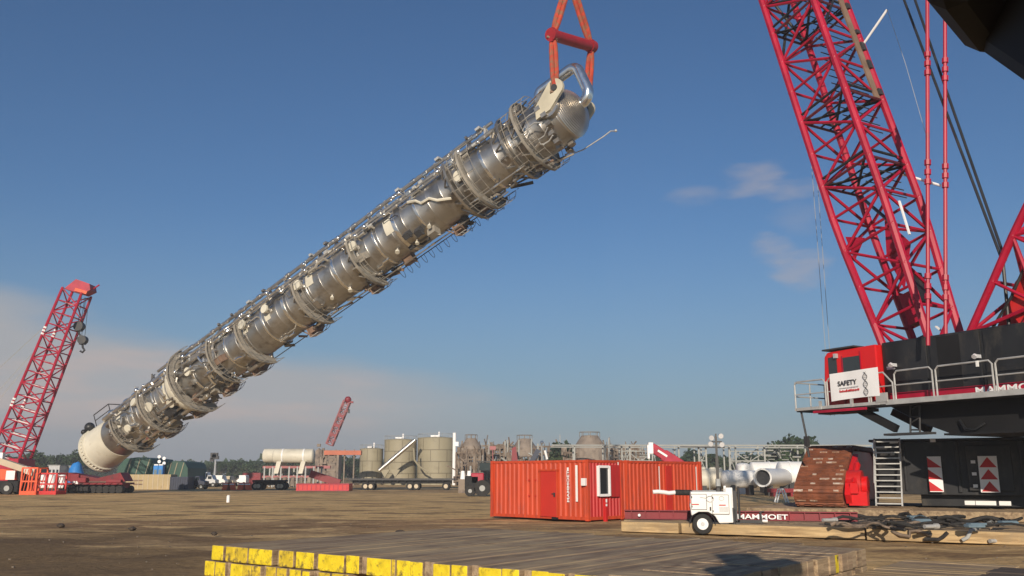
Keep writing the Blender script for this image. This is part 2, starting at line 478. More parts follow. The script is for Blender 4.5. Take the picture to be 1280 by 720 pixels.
# ------------------------------------------------------------------ sky and sun
SUN_EL, SUN_AZ = 17.5, 187.5     # azimuth of the sun, degrees clockwise from +Y
w = bpy.data.worlds.new("World"); scene.world = w; w.use_nodes = True
def build_world():
    nt = w.node_tree; N = nt.nodes; L = nt.links
    bg = N["Background"]; bg.inputs["Strength"].default_value = .085
    sky = N.new("ShaderNodeTexSky"); sky.sky_type = 'NISHITA'; sky.sun_disc = False
    sky.sun_elevation = R_(SUN_EL); sky.sun_rotation = R_(SUN_AZ)
    sky.air_density = 1.0; sky.dust_density = .9; sky.ozone_density = 2.0; sky.altitude = 50
    tc = N.new("ShaderNodeTexCoord")
    sep = N.new("ShaderNodeSeparateXYZ"); L.new(tc.outputs["Generated"], sep.inputs[0])
    def math_(op, a, b_=None, c=None):
        m = N.new("ShaderNodeMath"); m.operation = op
        for i, s in enumerate((a, b_, c)):
            if s is None: continue
            if isinstance(s, (int, float)): m.inputs[i].default_value = s
            else: L.new(s, m.inputs[i])
        return m.outputs[0]
    def rng(f, a, b_, c=0.0, d=1.0, smooth=True):
        r = N.new("ShaderNodeMapRange"); r.interpolation_type = 'SMOOTHSTEP' if smooth else 'LINEAR'
        r.inputs[1].default_value = a; r.inputs[2].default_value = b_; r.inputs[3].default_value = c; r.inputs[4].default_value = d
        L.new(f, r.inputs[0]); return r.outputs[0]
    def nz(scale, st, det=5, off=(0, 0, 0)):
        mp = N.new("ShaderNodeMapping"); mp.inputs["Scale"].default_value = st; mp.inputs["Location"].default_value = off
        L.new(tc.outputs["Generated"], mp.inputs["Vector"])
        n = N.new("ShaderNodeTexNoise"); n.inputs["Scale"].default_value = scale; n.inputs["Detail"].default_value = det
        L.new(mp.outputs[0], n.inputs["Vector"]); return n.outputs["Fac"]
    def mix(f, A, B):
        x = N.new("ShaderNodeMix"); x.data_type = 'RGBA'; L.new(f, x.inputs[0])
        for s, i in ((A, 6), (B, 7)):
            if isinstance(s, tuple): x.inputs[i].default_value = (*s, 1)
            else: L.new(s, x.inputs[i])
        return x.outputs[2]
    X, Y, Z = sep.outputs
    # low cloud bank, higher on the left, thinning to the right
    n1 = nz(3.0, (1, 1, 4.5), 6, (1.3, .2, .4))
    n2 = nz(6.0, (1, 1, 5.0), 6, (4.3, 1.2, .9))
    top = math_('MULTIPLY_ADD', X, -.17, .094)                # elevation of the bank's upper edge
    top = math_('ADD', top, math_('MULTIPLY', math_('SUBTRACT', n1, .5), .10))
    bank = rng(math_('SUBTRACT', top, Z), -.012, .030)
    fadeR = rng(X, .12, -.25)
    bank = math_('MULTIPLY', bank, fadeR)
    bank = math_('MULTIPLY', bank, .90)
    pink = rng(n2, .50, .68)
    hi = rng(math_('SUBTRACT', top, Z), .02, .08, 1.0, 0.15)
    ccol = mix(math_('MULTIPLY', pink, .8), SKY_GREY, SKY_PINK)
    ccol = mix(rng(Z, .075, .01), ccol, SKY_LOW)
    base = sky.outputs[0]
    tint = N.new("ShaderNodeMix"); tint.data_type = 'RGBA'; tint.blend_type = 'MULTIPLY'; tint.inputs[0].default_value = 1
    L.new(base, tint.inputs[6]); tint.inputs[7].default_value = (*SKY_TINT, 1)
    c = mix(rng(Z, .30, -.02, 0, .68), tint.outputs[2], SKY_HAZE)
    c = mix(bank, c, ccol)
    # two small wisps on the right
    def wisp(px, py, rx, rz, off, k):
        d = (at(px, py, 1) - V((0, 0, CAMH))).normalized()
        az = math_('SUBTRACT', math_('DIVIDE', X, math_('MAXIMUM', Y, .05)), d.x / d.y)
        el = math_('SUBTRACT', Z, d.z)
        q = math_('ADD', math_('POWER', math_('ABSOLUTE', math_('DIVIDE', az, rx)), 2), math_('POWER', math_('ABSOLUTE', math_('DIVIDE', el, rz)), 2))
        n = nz(15, (.8, .8, 2.6), 10, off)
        f = math_('ADD', math_('SUBTRACT', 1, q), math_('MULTIPLY', math_('SUBTRACT', n, .5), 4.0))
        f = rng(f, .1, 1.5)
        front = rng(Y, .1, .3)
        return math_('MULTIPLY', math_('MULTIPLY', f, front), k)
    for a in ((868, 243, .045, .016, (2, 0, 1), .30), (938, 222, .050, .020, (3, 7, 1), .50), (998, 238, .050, .014, (6, 2, 1), .40), (962, 312, .034, .020, (5, 3, 2), .55), (1000, 330, .044, .030, (9, 3, 4), .45), (1000, 275, .05, .02, (8, 1, 2), .16)):
        c = mix(wisp(*a), c, SKY_PINK2)
    L.new(c, bg.inputs["Color"])
SKY_TINT = (.51, .75, 1.0)
SKY_HAZE = (2.75, 3.75, 4.5)
SKY_GREY = (4.7, 4.7, 4.85)
SKY_LOW = (2.9, 3.25, 3.75)
SKY_PINK = (6.2, 5.1, 4.7)
SKY_PINK2 = (5.2, 4.7, 4.8)
build_world()
sd = bpy.data.lights.new("sun", 'SUN'); sd.energy = 4.9; sd.angle = R_(.53); sd.color = (1.0, .86, .70)
so = bpy.data.objects.new("sun", sd); col.objects.link(so)
az, el = R_(SUN_AZ), R_(SUN_EL)
to_sun = V((math.sin(az) * math.cos(el), math.cos(az) * math.cos(el), math.sin(el)))
so.rotation_euler = to_sun.to_track_quat('Z', 'Y').to_euler()
so.location = to_sun * 100
vs_ = scene.view_settings
vs_.view_transform = 'Standard'; vs_.look = 'None'; vs_.gamma = 1; vs_.exposure = 0; vs_.use_curve_mapping = False

# ================================================================== hanging column
P_lo = at(127, 562, 100.0)
P_hi = at(726, 130, 66.0)
AX = (P_hi - P_lo).normalized()
CL = (P_hi - P_lo).length
UX = (V((0, 0, 1)) - AX * AX.z).normalized()
WX = AX.cross(UX)
CM = frame(P_lo, UX, WX, AX)
column = thing("process_column", "giant silver clad column hanging tilted by its upper end, studded with platforms and pipes", "column", M=CM)

def cpt(phi, r, s):
    a = R_(phi)
    return P_lo + UX * (r * math.cos(a)) + WX * (r * math.sin(a)) + AX * s
def s_at(px):
    lo, hi = -10.0, CL + 10
    for _ in range(50):
        m = (lo + hi) / 2
        if proj(P_lo + AX * m)[0] < px: lo = m
        else: hi = m
    return (lo + hi) / 2

S_SK = s_at(150)        # top of the white skirt
S_CONE = s_at(238)
S_CONE2 = s_at(268)
RB, RU, RSK = 2.25, 2.12, 2.42
def rad(s):
    if s < S_CONE: return RB
    if s < S_CONE2: return RB + (RU - RB) * (s - S_CONE) / (S_CONE2 - S_CONE)
    return RU
S_TOP = CL - 1.6
prof = [(RB, S_SK)]
s = S_SK
while s < S_CONE - 1.6:
    s += 1.6; prof += [(RB, s - .02), (RB + .03, s), (RB, s + .04)]
prof += [(RB, S_CONE), (RU, S_CONE2)]
s = S_CONE2
while s < S_TOP - 1.4:
    s += 1.5; prof += [(RU, s - .02), (RU + .025, s), (RU, s + .04)]
prof += [(RU, S_TOP)]
MB().lathe(prof, CM, 56).build("shell", M['clad'], column, True)
# white skirt with base ring
MB().lathe([(RSK - .1, -.0), (RSK, 0), (RSK - .06, S_SK * .6), (RB + .04, S_SK), (RB - .3, S_SK + .02)], CM, 56).build("skirt", M['cream'], column, True)
MB().lathe([(RSK - 1.0, -.25), (RSK + .16, -.25), (RSK + .16, -.02), (RSK + .02, 0.02), (RSK + .02, .40), (RSK + .14, .40), (RSK + .14, .48), (RSK - .02, .5)], CM, 56).build("base_ring", M['cream'], column, True)
MB().lathe([(.01, .5), (RSK - .9, .5)], CM, 40).build("skirt_painted_shade", M['dark'], column)  # dark disc paints the shade inside the hollow skirt
mb = MB()
for k in range(40):
    a = 360 / 40 * k
    mb.bar(cpt(a, RSK + .08, 0.02), cpt(a, RSK + .08, .41), .05, .12, UX)
mb.build_each("base_gusset", M['cream'], column)
# domed head with ribbed cladding
prof = []
for k in range(0, 19):
    t = k / 18 * math.pi / 2
    z = S_TOP + 1.75 * math.sin(t); r = RU * math.cos(t)
    prof.append((max(r, .01), z))
    if 0 < k < 18: prof.append((max(r + .07, .01), z + .05))
MB().lathe(prof, CM, 48).build("domed_head", M['pipe'], column, True)
# polished bands
for px in (619, 537, 511, 486, 464, 436, 402, 374, 348, 322, 302, 276, 262, 226, 213, 199, 187):
    s0 = s_at(px); r = rad(s0)
    wdt = random.uniform(.10, .22)
    if S_CONE < s0 < S_CONE2: r += .1
    MB().lathe([(r, s0 - wdt), (r + .06, s0 - wdt), (r + .09, s0), (r + .06, s0 + wdt), (r, s0 + wdt)], CM, 48).build("cladding_band", M['shiny'], column, True)
# pale insulation patches
for px, ph0, ph1, wd in ((500, 70, 110, .9), (404, 62, 96, .9), (352, 66, 105, .7), (326, 70, 98, .6), (222, 64, 120, 1.0), (170, 40, 110, .6)):
    s0 = s_at(px); r = rad(s0) + .05
    MB().lathe([(r - .05, s0), (r, s0), (r, s0 + wd), (r - .05, s0 + wd)], CM, 10, R_(ph0), R_(ph1)).build("insulation_patch", M['cream'], column, True)

# platforms: annular decks with kick plate, brackets and rails
def platform(px, ph0, ph1, width, rails=True, m='grate', h=1.15, gap=.15, kick=.22):
    s0 = s_at(px); r0 = rad(s0) + gap; r1 = r0 + width * .9
    n = max(6, int((ph1 - ph0) / 8))
    mb = MB().lathe([(r0, s0), (r1, s0), (r1, s0 + kick), (r1 - .05, s0 + kick), (r1 - .05, s0 + .07), (r0, s0 + .07), (r0, s0)], CM, n, R_(ph0), R_(ph1))
    k = 0
    a = ph0 + 4
    while a < ph1:
        mb.bar(cpt(a, r1 - .1, s0 - .02), cpt(a, r0 - .1, s0 - 1.0), .10, .14, UX)
        mb.bar(cpt(a, r0 - .1, s0 - .03), cpt(a, r1, s0 - .03), .10, .14, UX)
        a += 22
    o = mb.build("platform", M[m], column)
    if rails:
        mb = MB()
        N_ = n
        for hh in (.55, h):
            mb.path([cpt(ph0 + (ph1 - ph0) * i / N_, r1 - .03, s0 + hh) for i in range(N_ + 1)], .024, 5)
        cnt = max(3, int((ph1 - ph0) / 16))
        for i in range(cnt + 1):
            a = ph0 + (ph1 - ph0) * i / cnt
            mb.tube(cpt(a, r1 - .03, s0), cpt(a, r1 - .03, s0 + h), .026, n=5)
        mb.build("railing", M['grate'], o)
    return o
# main decks, upper end first
platform(668, -40, 262, 1.05, h=1.2)
platform(648, 30, 250, .75, h=1.1, m='clad2')
platform(600, 60, 245, 1.05, h=1.3)
platform(585, 70, 236, 1.2, h=1.3, m='clad2')
for px, a0, a1, wd in ((463, 78, 205, .95), (395, 80, 208, .95), (325, 78, 205, 1.0), (288, 60, 190, .8), (246, 20, 214, 1.35), (205, 70, 200, 1.0), (170, 84, 212, .9)):
    platform(px, a0, a1, wd, rails=True, m='grate')
# wind girder on the cone: wide pale ring
s0 = s_at(240)
MB().lathe([(rad(s0), s0 - .9), (rad(s0) + .35, s0 - .9), (rad(s0) + .75, s0 - .1), (rad(s0) + .75, s0 + .1), (rad(s0), s0 + .5)], CM, 30, R_(20), R_(215)).build("stiffening_ring", M['cream'], column, True)

# small service balconies on the far lower side
for px in (553, 450, 374, 305, 268, 232, 196):
    s0 = s_at(px); r = rad(s0)
    mb = MB()
    for a in (196, 214, 232):
        mb.box(cpt(a, r + .65, s0), (.9, .9, .12), (( UX * math.cos(R_(a)) + WX * math.sin(R_(a))), (WX * math.cos(R_(a)) - UX * math.sin(R_(a))), AX))
        mb.bar(cpt(a, r + 1.0, s0 - .06), cpt(a, r - .05, s0 - .95), .09, .12, UX)
        mb.box(cpt(a, r + .5, s0 + .35), (.5, .55, .55), (( UX * math.cos(R_(a)) + WX * math.sin(R_(a))), (WX * math.cos(R_(a)) - UX * math.sin(R_(a))), AX))
    o = mb.build("balcony", M['brown_steel'], column)
    mb = MB()
    for hh in (.5, 1.0):
        mb.path([cpt(a, r + 1.12, s0 + hh) for a in (188, 200, 212, 224, 238)], .03, 5)
    for a in (188, 204, 220, 238):
        mb.tube(cpt(a, r + 1.12, s0), cpt(a, r + 1.12, s0 + 1.0), .035, n=5)
    mb.build("railing", M['galv'], o)

# long pipe runs along the upper-left side
def pipe_run(ph, r_off, px0, px1, rr, m='pipe', step=4.2, name="riser_pipe"):
    s0, s1 = s_at(px0), s_at(px1)
    N_ = 24
    pts = [cpt(ph, max(rad(s0 + (s1 - s0) * i / N_), 0) + r_off, s0 + (s1 - s0) * i / N_) for i in range(N_ + 1)]
    o = MB().path(pts, rr, 8).build(name, M[m], column, True)
    mb = MB(); s = s0 + random.uniform(.5, 2)
    while s < s1:
        p = cpt(ph, rad(s) + r_off, s)
        mb.tube(p - AX * .22, p + AX * .22, rr * 1.5, n=8)
        s += step * random.uniform(.75, 1.25)
    mb.build("pipe_flange", M['shiny'], o, True)
    return o
pipe_run(26, .95, 218, 640, .15, step=3.6)
pipe_run(38, .82, 240, 628, .11, 'clad2', step=3.0)
pipe_run(48, .40, 180, 640, .20, step=4.6)
pipe_run(57, .28, 262, 600, .10, step=3.2)
pipe_run(40, .25, 150, 330, .26, step=2.6)
pipe_run(66, .32, 178, 300, .15, step=2.4)
pipe_run(152, .40, 184, 300, .14, 'clad2', step=2.8)
pipe_run(168, .45, 180, 262, .2, step=3)
pipe_run(150, .95, 588, 655, .07, step=2.4)
pipe_run(186, .55, 380, 620, .06, 'clad2', step=4.0)
# pipe supports
mb_all = []
for px in range(190, 650, 21):
    s0 = s_at(px); r = rad(s0)
    mb = MB()
    mb.bar(cpt(24, r - .05, s0), cpt(26, r + 1.12, s0), .12, .16, AX)
    mb.bar(cpt(40, r - .05, s0 - .5), cpt(27, r + 1.0, s0), .10, .12, AX)
    mb.bar(cpt(20, r + .98, s0), cpt(58, r + .45, s0), .10, .12, AX)
    if random.random() < .35:
        mb.box(cpt(30, r + 1.15, s0 + random.uniform(-1, 1)), (.22, random.uniform(.2, .5), random.uniform(.2, .5)), (UX, WX, AX))
    mb.build("pipe_bracket", M['clad2'] if random.random() < .4 else M['galv'], column)
# caged ladder on the lower-right silhouette
mb = MB()
r = RU + .55
for a in (205, 215):
    pts = [cpt(a, rad(s_at(px)) + .55, s_at(px)) for px in range(300, 640, 20)]
    mb.path(pts, .04, 5)
s = s_at(300)
while s < s_at(630):
    mb.tube(cpt(205, r, s), cpt(215, r, s), .03, n=4); s += .55
s = s_at(480)
while s < s_at(610):
    mb.path([cpt(203 + 14 * (.5 - .5 * math.cos(math.pi * i / 6)), r + .75 * math.sin(math.pi * i / 6), s) for i in range(7)], .025, 4)
    s += .9
mb.build("caged_ladder", M['dark'], column)
# nozzles with blind flanges
def nozzle(px, ph, rr, out, m='cream'):
    s0 = s_at(px); r = rad(s0)
    o = MB().tube(cpt(ph, r - .1, s0), cpt(ph, r + out, s0), rr, n=14).build("nozzle", M['pipe'], column, True)
    MB().tube(cpt(ph, r + out - .02, s0), cpt(ph, r + out + .16, s0), rr * 1.45, n=18).build("blind_flange", M[m], o, True)
for a in ((594, 100, .32, .45), (399, 84, .34, .5), (358, 82, .3, .45), (330, 80, .32, .45), (466, 86, .34, .45), (262, 96, .3, .5), (213, 110, .34, .6),
          (500, 150, .14, .3), (541, 145, .12, .3), (520, 160, .12, .3), (438, 160, .14, .3), (420, 150, .12, .25), (232, 130, .3, .5), (183, 120, .28, .5), (196, 75, .3, .4)):
    nozzle(*a)
# jagged pale bracket run in the middle
s0, s1 = s_at(533), s_at(575)
MB().path([cpt(72, RU + .2, s0), cpt(84, RU + .25, s0 + .9), cpt(96, RU + .2, s0 + 1.3), cpt(98, RU + .2, s0 + 2.2), cpt(112, RU + .2, s0 + 2.8), cpt(126, RU + .2, s0 + 4.0)], .13, 6).build("conduit", M['cream'], column)
# congested piping on the lower third: elbows, short runs, valves and glint balls
rs = random.Random(11)
for k in range(64):
    px = rs.uniform(160, 305); s0 = s_at(px); ph = rs.uniform(40, 200); r = rad(s0) + rs.uniform(.15, .6)
    L = rs.uniform(.8, 3.0); rr = rs.choice((.09, .12, .16, .2))
    if rs.random() < .5:
        pts = [cpt(ph, r - .4, s0), cpt(ph, r, s0 + .2), cpt(ph, r + .05, s0 + .4), cpt(ph, r + .05, s0 + L), cpt(ph + 4, r - .05, s0 + L + .3), cpt(ph + 10, r - .5, s0 + L + .4)]
    else:
        d = rs.choice((-1, 1)) * rs.uniform(14, 40)
        pts = [cpt(ph + d * i / 6, r + .05 * math.sin(i), s0 + .25 * i / 6) for i in range(7)] + [cpt(ph + d * 1.05, r - .5, s0 + .4)]
    MB().path(pts, rr, 7).build("branch_pipe", M[rs.choice(('pipe', 'clad2', 'shiny', 'clad', 'clad2'))], column, True)
for k in range(34):
    px = rs.choice((rs.uniform(165, 300), rs.uniform(165, 300), rs.uniform(300, 600))); s0 = s_at(px); ph = rs.uniform(110, 205); r = rad(s0)
    mb = MB(); er = UX * math.cos(R_(ph)) + WX * math.sin(R_(ph)); et = WX * math.cos(R_(ph)) - UX * math.sin(R_(ph))
    mb.box(cpt(ph, r + .3, s0), (.7, rs.uniform(.3, .9), rs.uniform(.3, 1.3)), (er, et, AX))
    mb.bar(cpt(ph, r + .1, s0 - .4), cpt(ph + 5, r + .8, s0 + .5), .12, .12, er)
    mb.build("equipment_bracket", M[rs.choice(('brown_steel', 'grate', 'dark', 'clad2'))], column)
for k in range(70):
    px = rs.uniform(190, 640); s0 = s_at(px); ph = rs.uniform(28, 74); r = rad(s0)
    p = cpt(ph, r + rs.uniform(.25, .9), s0)
    if k % 3: MB().ball(p, rs.uniform(.13, .25), 8).build("valve_and_glint", M['shiny'], column, True)  # polished balls stand in for valves, shaped to catch sun glints
    else: MB().tube(p - AX * .16, p + AX * rs.uniform(.15, .5), rs.uniform(.12, .22), n=8).build("valve_and_glint", M[rs.choice(('pipe', 'galv'))], column, True)
for k in range(38):
    px = rs.uniform(300, 650); s0 = s_at(px); ph = rs.choice((rs.uniform(44, 80), rs.uniform(150, 200))); r = rad(s0) + rs.uniform(.12, .4)
    L = rs.uniform(.8, 2.6); w_ = rs.choice((-1, 1)) * rs.uniform(4, 16)
    pts = [cpt(ph, r - .4, s0), cpt(ph, r, s0 + .1), cpt(ph, r, s0 + L * .5), cpt(ph + w_, r, s0 + L * .6), cpt(ph + w_, r, s0 + L), cpt(ph + w_, r - .4, s0 + L + .1)]
    MB().path(pts, rs.choice((.05, .07, .1, .13)), 6).build("conduit", M[rs.choice(('pipe', 'clad2', 'shiny', 'dark', 'grate'))], column, True)
for k in range(36):
    px = rs.uniform(180, 650); s0 = s_at(px); ph = rs.uniform(192, 226); r = rad(s0)
    L = rs.uniform(.6, 2.2)
    MB().bar(cpt(ph, r + .1, s0), cpt(ph + rs.uniform(-6, 6), r + rs.uniform(.3, .9), s0 + L), .07, rs.uniform(.08, .4), AX).build("underside_fitting", M[rs.choice(('dark', 'grate', 'brown_steel', 'clad2'))], column)
# clutter round the head: small pipes, lamps, davit
for k in range(26):
    s0 = CL - rs.uniform(3.4, 5.6); ph = rs.uniform(20, 240); r = RU + rs.uniform(.15, .8)
    L = rs.uniform(.5, 1.7)
    MB().path([cpt(ph, r, s0), cpt(ph, r + .1, s0 + L * .5), cpt(ph + rs.uniform(-9, 9), r + .2, s0 + L)], rs.choice((.05, .07, .1)), 6).build("instrument_tube", M[rs.choice(('galv', 'pipe', 'dark', 'brown_steel'))], column, True)
mb = MB()
mb.path([cpt(228, RU - .1, CL - 3.4), cpt(228, RU + .9, CL - 3.0), cpt(228, RU + 1.1, CL - 2.2), cpt(230, RU + 1.2, CL - .2), cpt(232, RU + 1.2, CL + .5), cpt(225, RU + 1.3, CL + .9)], .05, 6)
mb.ball(cpt(225, RU + 1.3, CL + .95), .12)
mb.build("davit_lamp", M['galv'], column)
mb = MB()
for k in range(12):
    ph = 30 + k * 18; s0 = CL - rs.uniform(2.2, 3.0)
    mb.box(cpt(ph, RU + rs.uniform(.1, .4), s0), (.35, .5, .5), (UX, WX, AX))
mb.build_each("head_bracket", M['clad2'], column)
# overhead vapour line: leaves the head, rises in a gooseneck and returns down the side
pts = []
def arc(c, d0, d1, r, n=8):
    return [c + d0 * (r * math.cos(t * math.pi / 2 / n)) + d1 * (r * math.sin(t * math.pi / 2 / n)) for t in range(n + 1)]
g0 = P_lo + AX * (S_TOP + 1.5)
lat = (UX).normalized()
H1 = 3.3
pts = [g0, g0 + AX * .3]
c1 = g0 + AX * .3 + lat * .8
pts += arc(c1, -lat, AX, .8)[1:]
c2 = g0 + AX * (1.1 - .0) + lat * (H1 - .7) - AX * .7
pts += arc(c2, AX, lat, .7)
pts += [c2 + lat * .7 - AX * 2.8]
c3 = pts[-1] - lat * .5
pts += arc(c3, lat, -AX, .5)[1:]
pts += [c3 - AX * .5 - lat * .9]
MB().path(pts, .46, 16).build("vapour_pipe", M['shiny'], column, True)
# lifting lugs on both sides of the head
LUG = []
for sgn, ph in ((1, 90), (-1, 270)):
    o0 = P_lo + WX * (sgn * (RU + .25)) + AX * (S_TOP - .2)
    eye = o0 + AX * 1.25 + UX * .9
    poly = []
    for k in range(0, 13):
        a = R_(-30 + k * 180 / 12 - 5)
        poly.append(eye + (UX * math.sin(a) + AX * math.cos(a)) * .75)
    base = [o0 - AX * 1.1 - UX * .55, o0 - AX * 1.6 + UX * .25]
    poly = [eye + (AX * math.cos(t) + UX * math.sin(t)) * .75 for t in [R_(a) for a in range(-50, 131, 15)]] + [o0 - AX * .9 + UX * .45, o0 - AX * 1.2 - UX * .55, o0 + AX * .2 - UX * .5]
    lug = MB().prism(poly, WX * (sgn * .28)).build("lifting_lug", M['cream_lug'], column)
    MB().tube(eye - WX * (.08 * sgn), eye + WX * (sgn * .40), .26, n=16).build("lug_hole", M['dark'], lug, True)
    MB().tube(o0 - WX * (sgn * .5), o0 + WX * (sgn * .1), .9, n=20).build("lug_pad", M['pipe'], lug, True)
    LUG.append(eye + WX * (sgn * .15))

# ------------------------------------------------------------------ rigging
HK = at(712, -26, (LUG[0].y + LUG[1].y) / 2)
def up_from(eye, py):
    return at(proj(eye)[0], py, eye.y)
B0 = at(691, 44, LUG[0].y); B1 = at(739, 58, LUG[1].y)
spreader = thing("spreader_bar", "dark red spreader bar slung between the two pairs of lifting slings", "spreader bar", loc=(B0 + B1) / 2)
MB().tube(B0 + (B1 - B0) * .07, B0 + (B1 - B0) * .93, .46, n=18).build("bar", M['bar_red'], spreader, True)
for a, b in ((B0, .0), (B1, 1.0)):
    d = (B1 - B0).normalized()
    MB().box(a, (.6, .3, 1.2), (d, d.cross(V((0, 0, 1))).normalized(), V((0, 0, 1)))).build("end_plate", M['bar_red'], spreader)
    MB().tube(a - d * .35, a + d * .3, .52, n=16).build("end_drum", M['bar_red'], spreader, True)
def sling(p0, p1, lb, grp="red lifting slings"):
    t = thing("lifting_sling", lb, "sling", loc=p1, group=grp)
    d = (p1 - p0).normalized(); sd_ = d.cross(V((0, 1, 0))).normalized()
    for k in (-1, 1):
        pts = [p0 + (p1 - p0) * (i / 10) + sd_ * (k * .17 * math.sin(math.pi * min(1, i / 3 if i < 5 else (10 - i) / 3) / 2)) for i in range(11)]
        MB().path(pts, .19, 8).build("sling_leg", M['sling_red'], t, True)
    sh = MB()
    c = p1
    sh.path([c + sd_ * (.3 * math.cos(a)) + d * (.35 * math.sin(a)) for a in [R_(x) for x in range(0, 181, 20)]] + [c - sd_ * .3 - d * .45], .09, 8)
    sh.tube(c - sd_ * .42 + d * .3, c + sd_ * .42 + d * .3, .1)
    sh.build("shackle", M['brown_steel'], t, True)
    return t
sling(HK, B0, "upper red sling running from the hook to the near end of the spreader bar")
sling(HK, B1, "upper red sling running from the hook to the far end of the spreader bar")
sling(B0, LUG[0], "bright red lower sling on the near lifting lug of the column")
sling(B1, LUG[1], "dark lower sling on the far lifting lug beside the gooseneck pipe")
hb = thing("hook_block", "crane hook block above the slings at the top edge", "hook block", loc=HK)
MB().box(HK + V((0, 0, 1.6)), (1.4, .7, 1.6)).build("sheave_housing", M['crane_red'], hb)
MB().path([HK + V((0, 0, .9)), HK + V((.1, 0, .5)), HK + V((.45, 0, .1)), HK + V((.2, 0, -.3)), HK + V((-.25, 0, -.25)), HK + V((-.45, 0, .1))], .18, 10).build("hook", M['dark'], hb, True)
# ================================================================== big crawler crane
CZ = .70                                   # top of the mats it stands on
c_ = V((.866, -.5, 0)); t_ = V((.5, .866, 0))      # undercarriage: c across, t along the tracks
T0 = V((11.55, 37.3, 0))
def UP(c, t, z): return T0 + c_ * c + t_ * t + V((0, 0, CZ + z))
f_ = V((-.5, .866, 0)); q_ = V((.866, .5, 0))
S0 = V((12.8, 36.0, 0))
def SP(p, q, z): return S0 - f_ * p + q_ * q + V((0, 0, z))
Z = V((0, 0, 1))
crane = thing("crawler_crane", "huge red lattice boom crawler crane with black body and rusty tracks, filling the right side", "crane", loc=UP(7, 4.5, 0))

# ---- lattice helper
def lattice(O, b, l, g, st, rc, rl, chord_mat, lace_mat, parent, names=("boom_chord", "boom_lacing"), faces=(0, 1, 2, 3), nch=8, nl=6, extra_h=True, seg=None):
    """st = [(dist, half lateral, half depth)] stations; four chord parts and one lacing part per bay run"""
    def corner(k, i):
        d, hl, hg = st[k]
        sl, sg = ((-1, -1), (-1, 1), (1, 1), (1, -1))[i]
        return O + b * d + l * (hl * sl) + g * (hg * sg)
    for i in range(4):
        mb = MB()
        for k in range(len(st) - 1):
            mb.tube(corner(k, i), corner(k + 1, i), rc, n=nch)
            mb.ball(corner(k + 1, i), rc * 1.03, 6) if rc > .1 else None
        mb.build(names[0], chord_mat, parent, True)
    for fi in faces:
        i, j = fi, (fi + 1) % 4
        mb = MB()
        for k in range(len(st) - 1):
            if (k + fi) % 2: mb.tube(corner(k, i), corner(k + 1, j), rl, n=nl)
            else: mb.tube(corner(k, j), corner(k + 1, i), rl, n=nl)
            if extra_h: mb.tube(corner(k, i), corner(k, j), rl * .9, n=nl)
        mb.build(names[1], lace_mat, parent, True)
    return corner

# ---- tracks
PR = random.Random(13)
def track(c0):
    w = 1.95
    prof = [(.55, .02), (.12, .18), (-.08, .48), (.12, .80), (.95, 1.30), (1.9, 1.80), (2.8, 2.22), (3.5, 2.45), (8.6, 2.45), (9.4, 2.2), (9.9, 1.6), (10.0, 1.0), (9.6, .3), (9.1, .02)]
    pts = [UP(c0, t, z) for t, z in prof]
    tr = MB().prism([UP(c0 + .35, t * .94 + .3, .12 + z * .92) for t, z in prof], c_ * (w - .5)).build("track_frame", M['bright_red'], crane)
    # closed loop of shoes
    loop = [V((t, z)) for t, z in prof]
    seg = []; tot = 0
    for i in range(len(loop)):
        a, b2 = loop[i], loop[(i + 1) % len(loop)]
        seg.append((tot, (b2 - a).length, a, b2)); tot += (b2 - a).length
    n = 64; stp = tot / n
    for k in range(n):
        d = k * stp
        for s_, L, a, b2 in seg:
            if s_ <= d < s_ + L:
                p = a + (b2 - a) * ((d - s_) / L); tv = (b2 - a).normalized(); break
        tan = t_ * tv.x + Z * tv.y
        nor = tan.cross(c_).normalized()
        ctr = UP(c0 + w / 2, p.x, p.y)
        mb = MB()
        mb.box(ctr, (w * .98, stp * .84, .15), (c_, tan, nor))
        for sgn in (-1, 1):
            mb.box(ctr + nor * .085 * (1), (w * .94, stp * .16, .09), (c_, tan, nor)) if sgn > 0 else mb.box(ctr - nor * .085, (w * .94, stp * .16, .05), (c_, tan, nor))
            for q in (-.36, -.12, .12, .36):
                mb.box(ctr + c_ * (q * w) + nor * (.08 * sgn) + tan * (.22 * stp), (.2, stp * .22, .05), (c_, tan, nor))
        for q in (-.38, -.13, .13, .38):
            if PR.random() < .45: continue
            for sgn in (-1, 1): mb.box(ctr + c_ * (q * w + .03 * ((k * 7) % 5 - 2)) + nor * (.085 * sgn) - tan * (.2 * stp), (PR.uniform(.12, .42), stp * PR.uniform(.12, .3), .05), (c_, tan, nor), 1)
        mb.build("track_shoe", [M['rust'], M['pad']], tr, bevel=0)
    # sprocket, drive housing and inner guards on the inside
    MB().tube(UP(c0 + w - .05, 1.35, .85), UP(c0 + w + .55, 1.35, .85), .62, n=20).build("drive_sprocket", M['bright_red'], tr, True)
    MB().tube(UP(c0 + w + .5, 1.35, .85), UP(c0 + w + .75, 1.35, .85), .38, n=16).build("drive_hub", M['cab_red'], tr, True)
    mb = MB()
    mb.prism([UP(c0 + w, t, z) for t, z in ((.5, .15), (.2, .5), (.5, .95), (1.9, 1.7), (2.9, 2.15), (2.9, .15))], c_ * .22)
    mb.box(UP(c0 + w + .45, .75, .35), (.7, .5, .55), (c_, t_, Z)); mb.box(UP(c0 + w + .35, .45, .75), (.3, .2, .4), (c_, t_, Z))
    mb.tube(UP(c0 + w + .3, .6, .9), UP(c0 + w + .3, 1.9, 1.7), .13)
    mb.build("inner_guard", M['cab_red'], tr)
    mb = MB()
    mb.box(UP(c0 + w / 2, 6.1, 1.2), (w - .8, 6.4, 1.5), (c_, t_, Z))
    mb.build("track_beam", M['dark'], tr)
track(0.0)
track(12.2)
